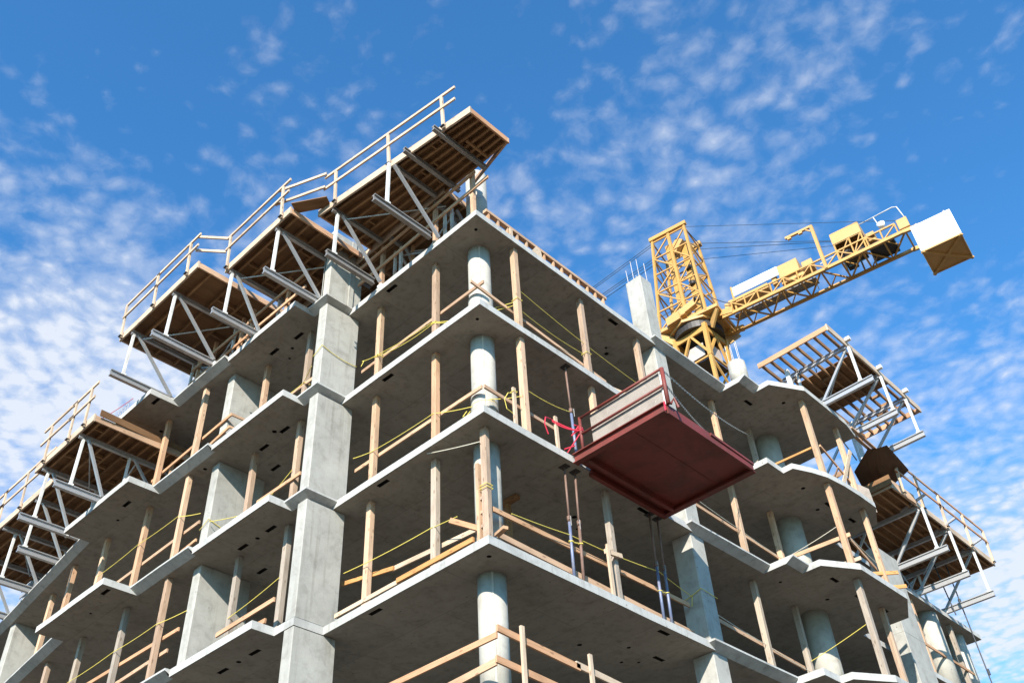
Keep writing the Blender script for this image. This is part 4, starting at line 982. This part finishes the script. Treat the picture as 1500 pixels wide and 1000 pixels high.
# cables
def cable(a, b, r=.016, drop=.0): MB().path(sag(a, b, drop, 8), r, 5).build('cable', 'wire', crane)
for dz, dt in ((0, -1.2), (.12, -1.0), (-.9, -.6), (-1.2, -.3), (-2.0, -.9), (.05, -.2)):
    cable(J(-.95, dt, hb - .1 + dz * .5), J(-26.2, dt * .3, 2.2), .018, .0)
cable(J(1.05, -1.3, hb - .2), J(11.2, -.65, .75), .014)
cable(J(1.1, -.6, hb - 1.0), J(8.5, .2, 1.9), .016); cable(J(1.1, -.4, hb - 1.3), J(8.8, .3, 1.8), .016); cable(J(1.1, .2, hb - 1.6), J(8.9, .4, 1.6), .013)
cable(J(1.05, -1.3, hb - .3), J(1.2, .3, hb - .5), .025)
cable(J(-1.6, -1.3, 1.4), J(-.2, -1.2, 1.7), .02, .15); cable(J(1.2, -.8, 1.8), J(2.3, -.6, .7), .025, .2)
# working jib on the far side, hidden by the building from the photographed spot: it carries the ropes
lj = MB(); jz = lambda s: .15 + (-s - 1.4) * .05
for t in (-.6, .6): lj.beam(J(-1.4, t, .15), J(-27, t, jz(-27)), .12, .12)
lj.beam(J(-2.2, 0, .95), J(-27, 0, jz(-27) + .8), .12, .12)
for i in range(24):
    s = -1.6 - i * 1.05; zz = jz(s)
    lj.beam(J(s, -.6, zz), J(s - 1.05, .6, zz + .05), .07, .07); lj.beam(J(s, -.6, zz), J(s - .6, 0, zz + .8), .06, .06); lj.beam(J(s - 1.05, .6, zz + .05), J(s - .6, 0, zz + .8), .06, .06)
lj.build('working_jib', 'crane', crane)

# hanging service cables at the far right corner
for i, (x, y, z0, z1, w_) in enumerate(((.3, 23.0, -.9, -9.5, 'outer'), (.05, 22.6, -.9, -2.9, 'inner'))):
    m = MB(); m.path([(x, y, z0), (x + .02, y + .05, (z0 + z1) / 2), (x + .06, y + .12, z1)], .022, 8)
    if i == 0:
        m.tube((x + .01, y, -2.6), (x + .01, y, -2.3), .05, 10); m.tube((x + .05, y + .06, -5.0), (x + .05, y + .06, -4.8), .04, 10)
    tag(m.build('service_cable', 'rubber', origin=(x, y, z0)), f'{w_} of two dark hoses hanging from the right form table', 'hose', 'hoses at the right form table')

# ------------------------------------------------------------------ world, sun, camera
SUN = V((.58, -1.0, .60)).normalized()
el = math.asin(SUN.z); rot = math.atan2(SUN.x, SUN.y)
w = bpy.data.worlds.new('World'); sc.world = w; w.use_nodes = True
nt = w.node_tree; bg = nt.nodes['Background']
sky = N(nt, 'ShaderNodeTexSky'); sky.sky_type = 'NISHITA'; sky.sun_disc = False
sky.sun_elevation = el; sky.sun_rotation = rot; sky.air_density = 1.0; sky.dust_density = 0.3; sky.ozone_density = 3.0
tc = N(nt, 'ShaderNodeTexCoord').outputs['Generated']
sp = N(nt, 'ShaderNodeSeparateXYZ'); L(nt, tc, sp.inputs[0])
zc = math_(nt, 'MAXIMUM', sp.outputs[2], 0.08)
cmb = N(nt, 'ShaderNodeCombineXYZ'); L(nt, math_(nt, 'DIVIDE', sp.outputs[0], zc), cmb.inputs[0]); L(nt, math_(nt, 'DIVIDE', sp.outputs[1], zc), cmb.inputs[1])
cp = cmb.outputs[0]                                   # position on the cloud layer
wn = N(nt, 'ShaderNodeTexNoise'); wn.inputs['Scale'].default_value = 5; wn.inputs['Detail'].default_value = 3; L(nt, cp, wn.inputs['Vector'])
wsub = N(nt, 'ShaderNodeVectorMath'); wsub.operation = 'SUBTRACT'; wsub.inputs[1].default_value = (.5, .5, .5); L(nt, wn.outputs['Color'], wsub.inputs[0])
wsc = N(nt, 'ShaderNodeVectorMath'); wsc.operation = 'SCALE'; wsc.inputs['Scale'].default_value = .06; L(nt, wsub.outputs[0], wsc.inputs[0])
wad = N(nt, 'ShaderNodeVectorMath'); wad.operation = 'ADD'; L(nt, cp, wad.inputs[0]); L(nt, wsc.outputs[0], wad.inputs[1])
wp = wad.outputs[0]
big = noise(nt, wp, 2.6, 3, 0.5)
cell = noise(nt, wp, 23, 4, 0.5, 0.25)
vo = N(nt, 'ShaderNodeTexVoronoi'); vo.feature = 'SMOOTH_F1'; vo.inputs['Scale'].default_value = 33; vo.inputs['Smoothness'].default_value = .6; L(nt, wp, vo.inputs['Vector'])
puff = math_(nt, 'SUBTRACT', 1.0, math_(nt, 'MULTIPLY', vo.outputs['Distance'], 1.35))
wisp = noise(nt, wp, 70, 4, 0.6, 0.4)
def bank(cx, cy, rx, ry, amp):
    d = N(nt, 'ShaderNodeVectorMath'); d.operation = 'SUBTRACT'; L(nt, cp, d.inputs[0]); d.inputs[1].default_value = (cx, cy, 0)
    m_ = N(nt, 'ShaderNodeVectorMath'); m_.operation = 'MULTIPLY'; L(nt, d.outputs[0], m_.inputs[0]); m_.inputs[1].default_value = (1 / rx, 1 / ry, 0)
    ln = N(nt, 'ShaderNodeVectorMath'); ln.operation = 'LENGTH'; L(nt, m_.outputs[0], ln.inputs[0])
    e = math_(nt, 'EXPONENT', math_(nt, 'MULTIPLY', math_(nt, 'POWER', ln.outputs['Value'], 2.0), -1.0))
    return math_(nt, 'MULTIPLY', e, amp)
banks = None
for a in ((-.27, .74, .18, .18, .26), (-1.36, .42, .46, .40, .74), (-1.08, .29, .2, .10, .22), (-.50, 2.4, .62, .95, .98), (-.58, .62, .2, .12, .14), (-.36, 1.2, .16, .2, .10), (-.66, .40, .12, .15, .1), (-1.9, .9, .9, .5, .7), (-.05, .8, .1, .14, .08), (-.70, .17, .2, .2, -.42), (-.42, .38, .14, .14, -.12), (-.02, 1.05, .16, .25, -.1), (-.20, 1.10, .16, .16, -.22), (-.45, .48, .14, .1, -.10), (-.10, .95, .1, .12, -.14)):
    b_ = bank(*a); banks = b_ if banks is None else math_(nt, 'ADD', banks, b_)
dens = math_(nt, 'ADD', math_(nt, 'MULTIPLY', math_(nt, 'SUBTRACT', cell, .5), .9), math_(nt, 'MULTIPLY', math_(nt, 'SUBTRACT', puff, .5), .46))
dens = math_(nt, 'ADD', dens, math_(nt, 'MULTIPLY', math_(nt, 'SUBTRACT', wisp, .5), .45))
dens = math_(nt, 'ADD', dens, math_(nt, 'MULTIPLY', math_(nt, 'SUBTRACT', big, .5), 1.0))
dens = math_(nt, 'ADD', dens, banks)
mask = ramp(nt, math_(nt, 'ADD', dens, .075), [(0.0, (.0, .0, .0)), (0.12, (.035, .035, .035)), (0.34, (.17, .17, .17)), (0.66, (.44, .44, .44)), (1.15, (.92, .92, .92))])
tint = mix(nt, 1.0, sky.outputs[0], (.47, 1.07, 1.40), 'MULTIPLY')
cc = mix(nt, mask, tint, (3.9, 4.15, 4.6))
L(nt, cc, bg.inputs['Color']); bg.inputs['Strength'].default_value = 0.106

sd = bpy.data.lights.new('sun', 'SUN'); sd.energy = 4.7; sd.angle = math.radians(.53); sd.color = (1, .94, .85)
so = bpy.data.objects.new('sun', sd); col.objects.link(so); so.location = (20, -40, 40)
so.rotation_euler = SUN.to_track_quat('Z', 'Y').to_euler()

cd = bpy.data.cameras.new('camera'); cam = bpy.data.objects.new('camera', cd); col.objects.link(cam)
cd.sensor_width = 36; cd.clip_end = 9000
f_, r_, u_ = V((-0.497513, 0.558163, 0.664029)), V((0.715305, 0.697024, -0.049967)), V((0.490734, -0.450124, 0.746035))
cd.lens = 34.4694
mx = Matrix((r_, u_, -f_)).transposed().to_4x4(); mx.translation = V((10.5401, -10.8681, -17.4731))
cam.matrix_world = mx
sc.camera = cam
sc.view_settings.view_transform = 'Standard'; sc.view_settings.look = 'None'; sc.view_settings.exposure = 1.05; sc.view_settings.gamma = 1
sc.cycles.max_bounces = 6; sc.cycles.diffuse_bounces = 4
sc.render.film_transparent = False
for o in list(bpy.data.objects):
    if '_w' in o: del o['_w']
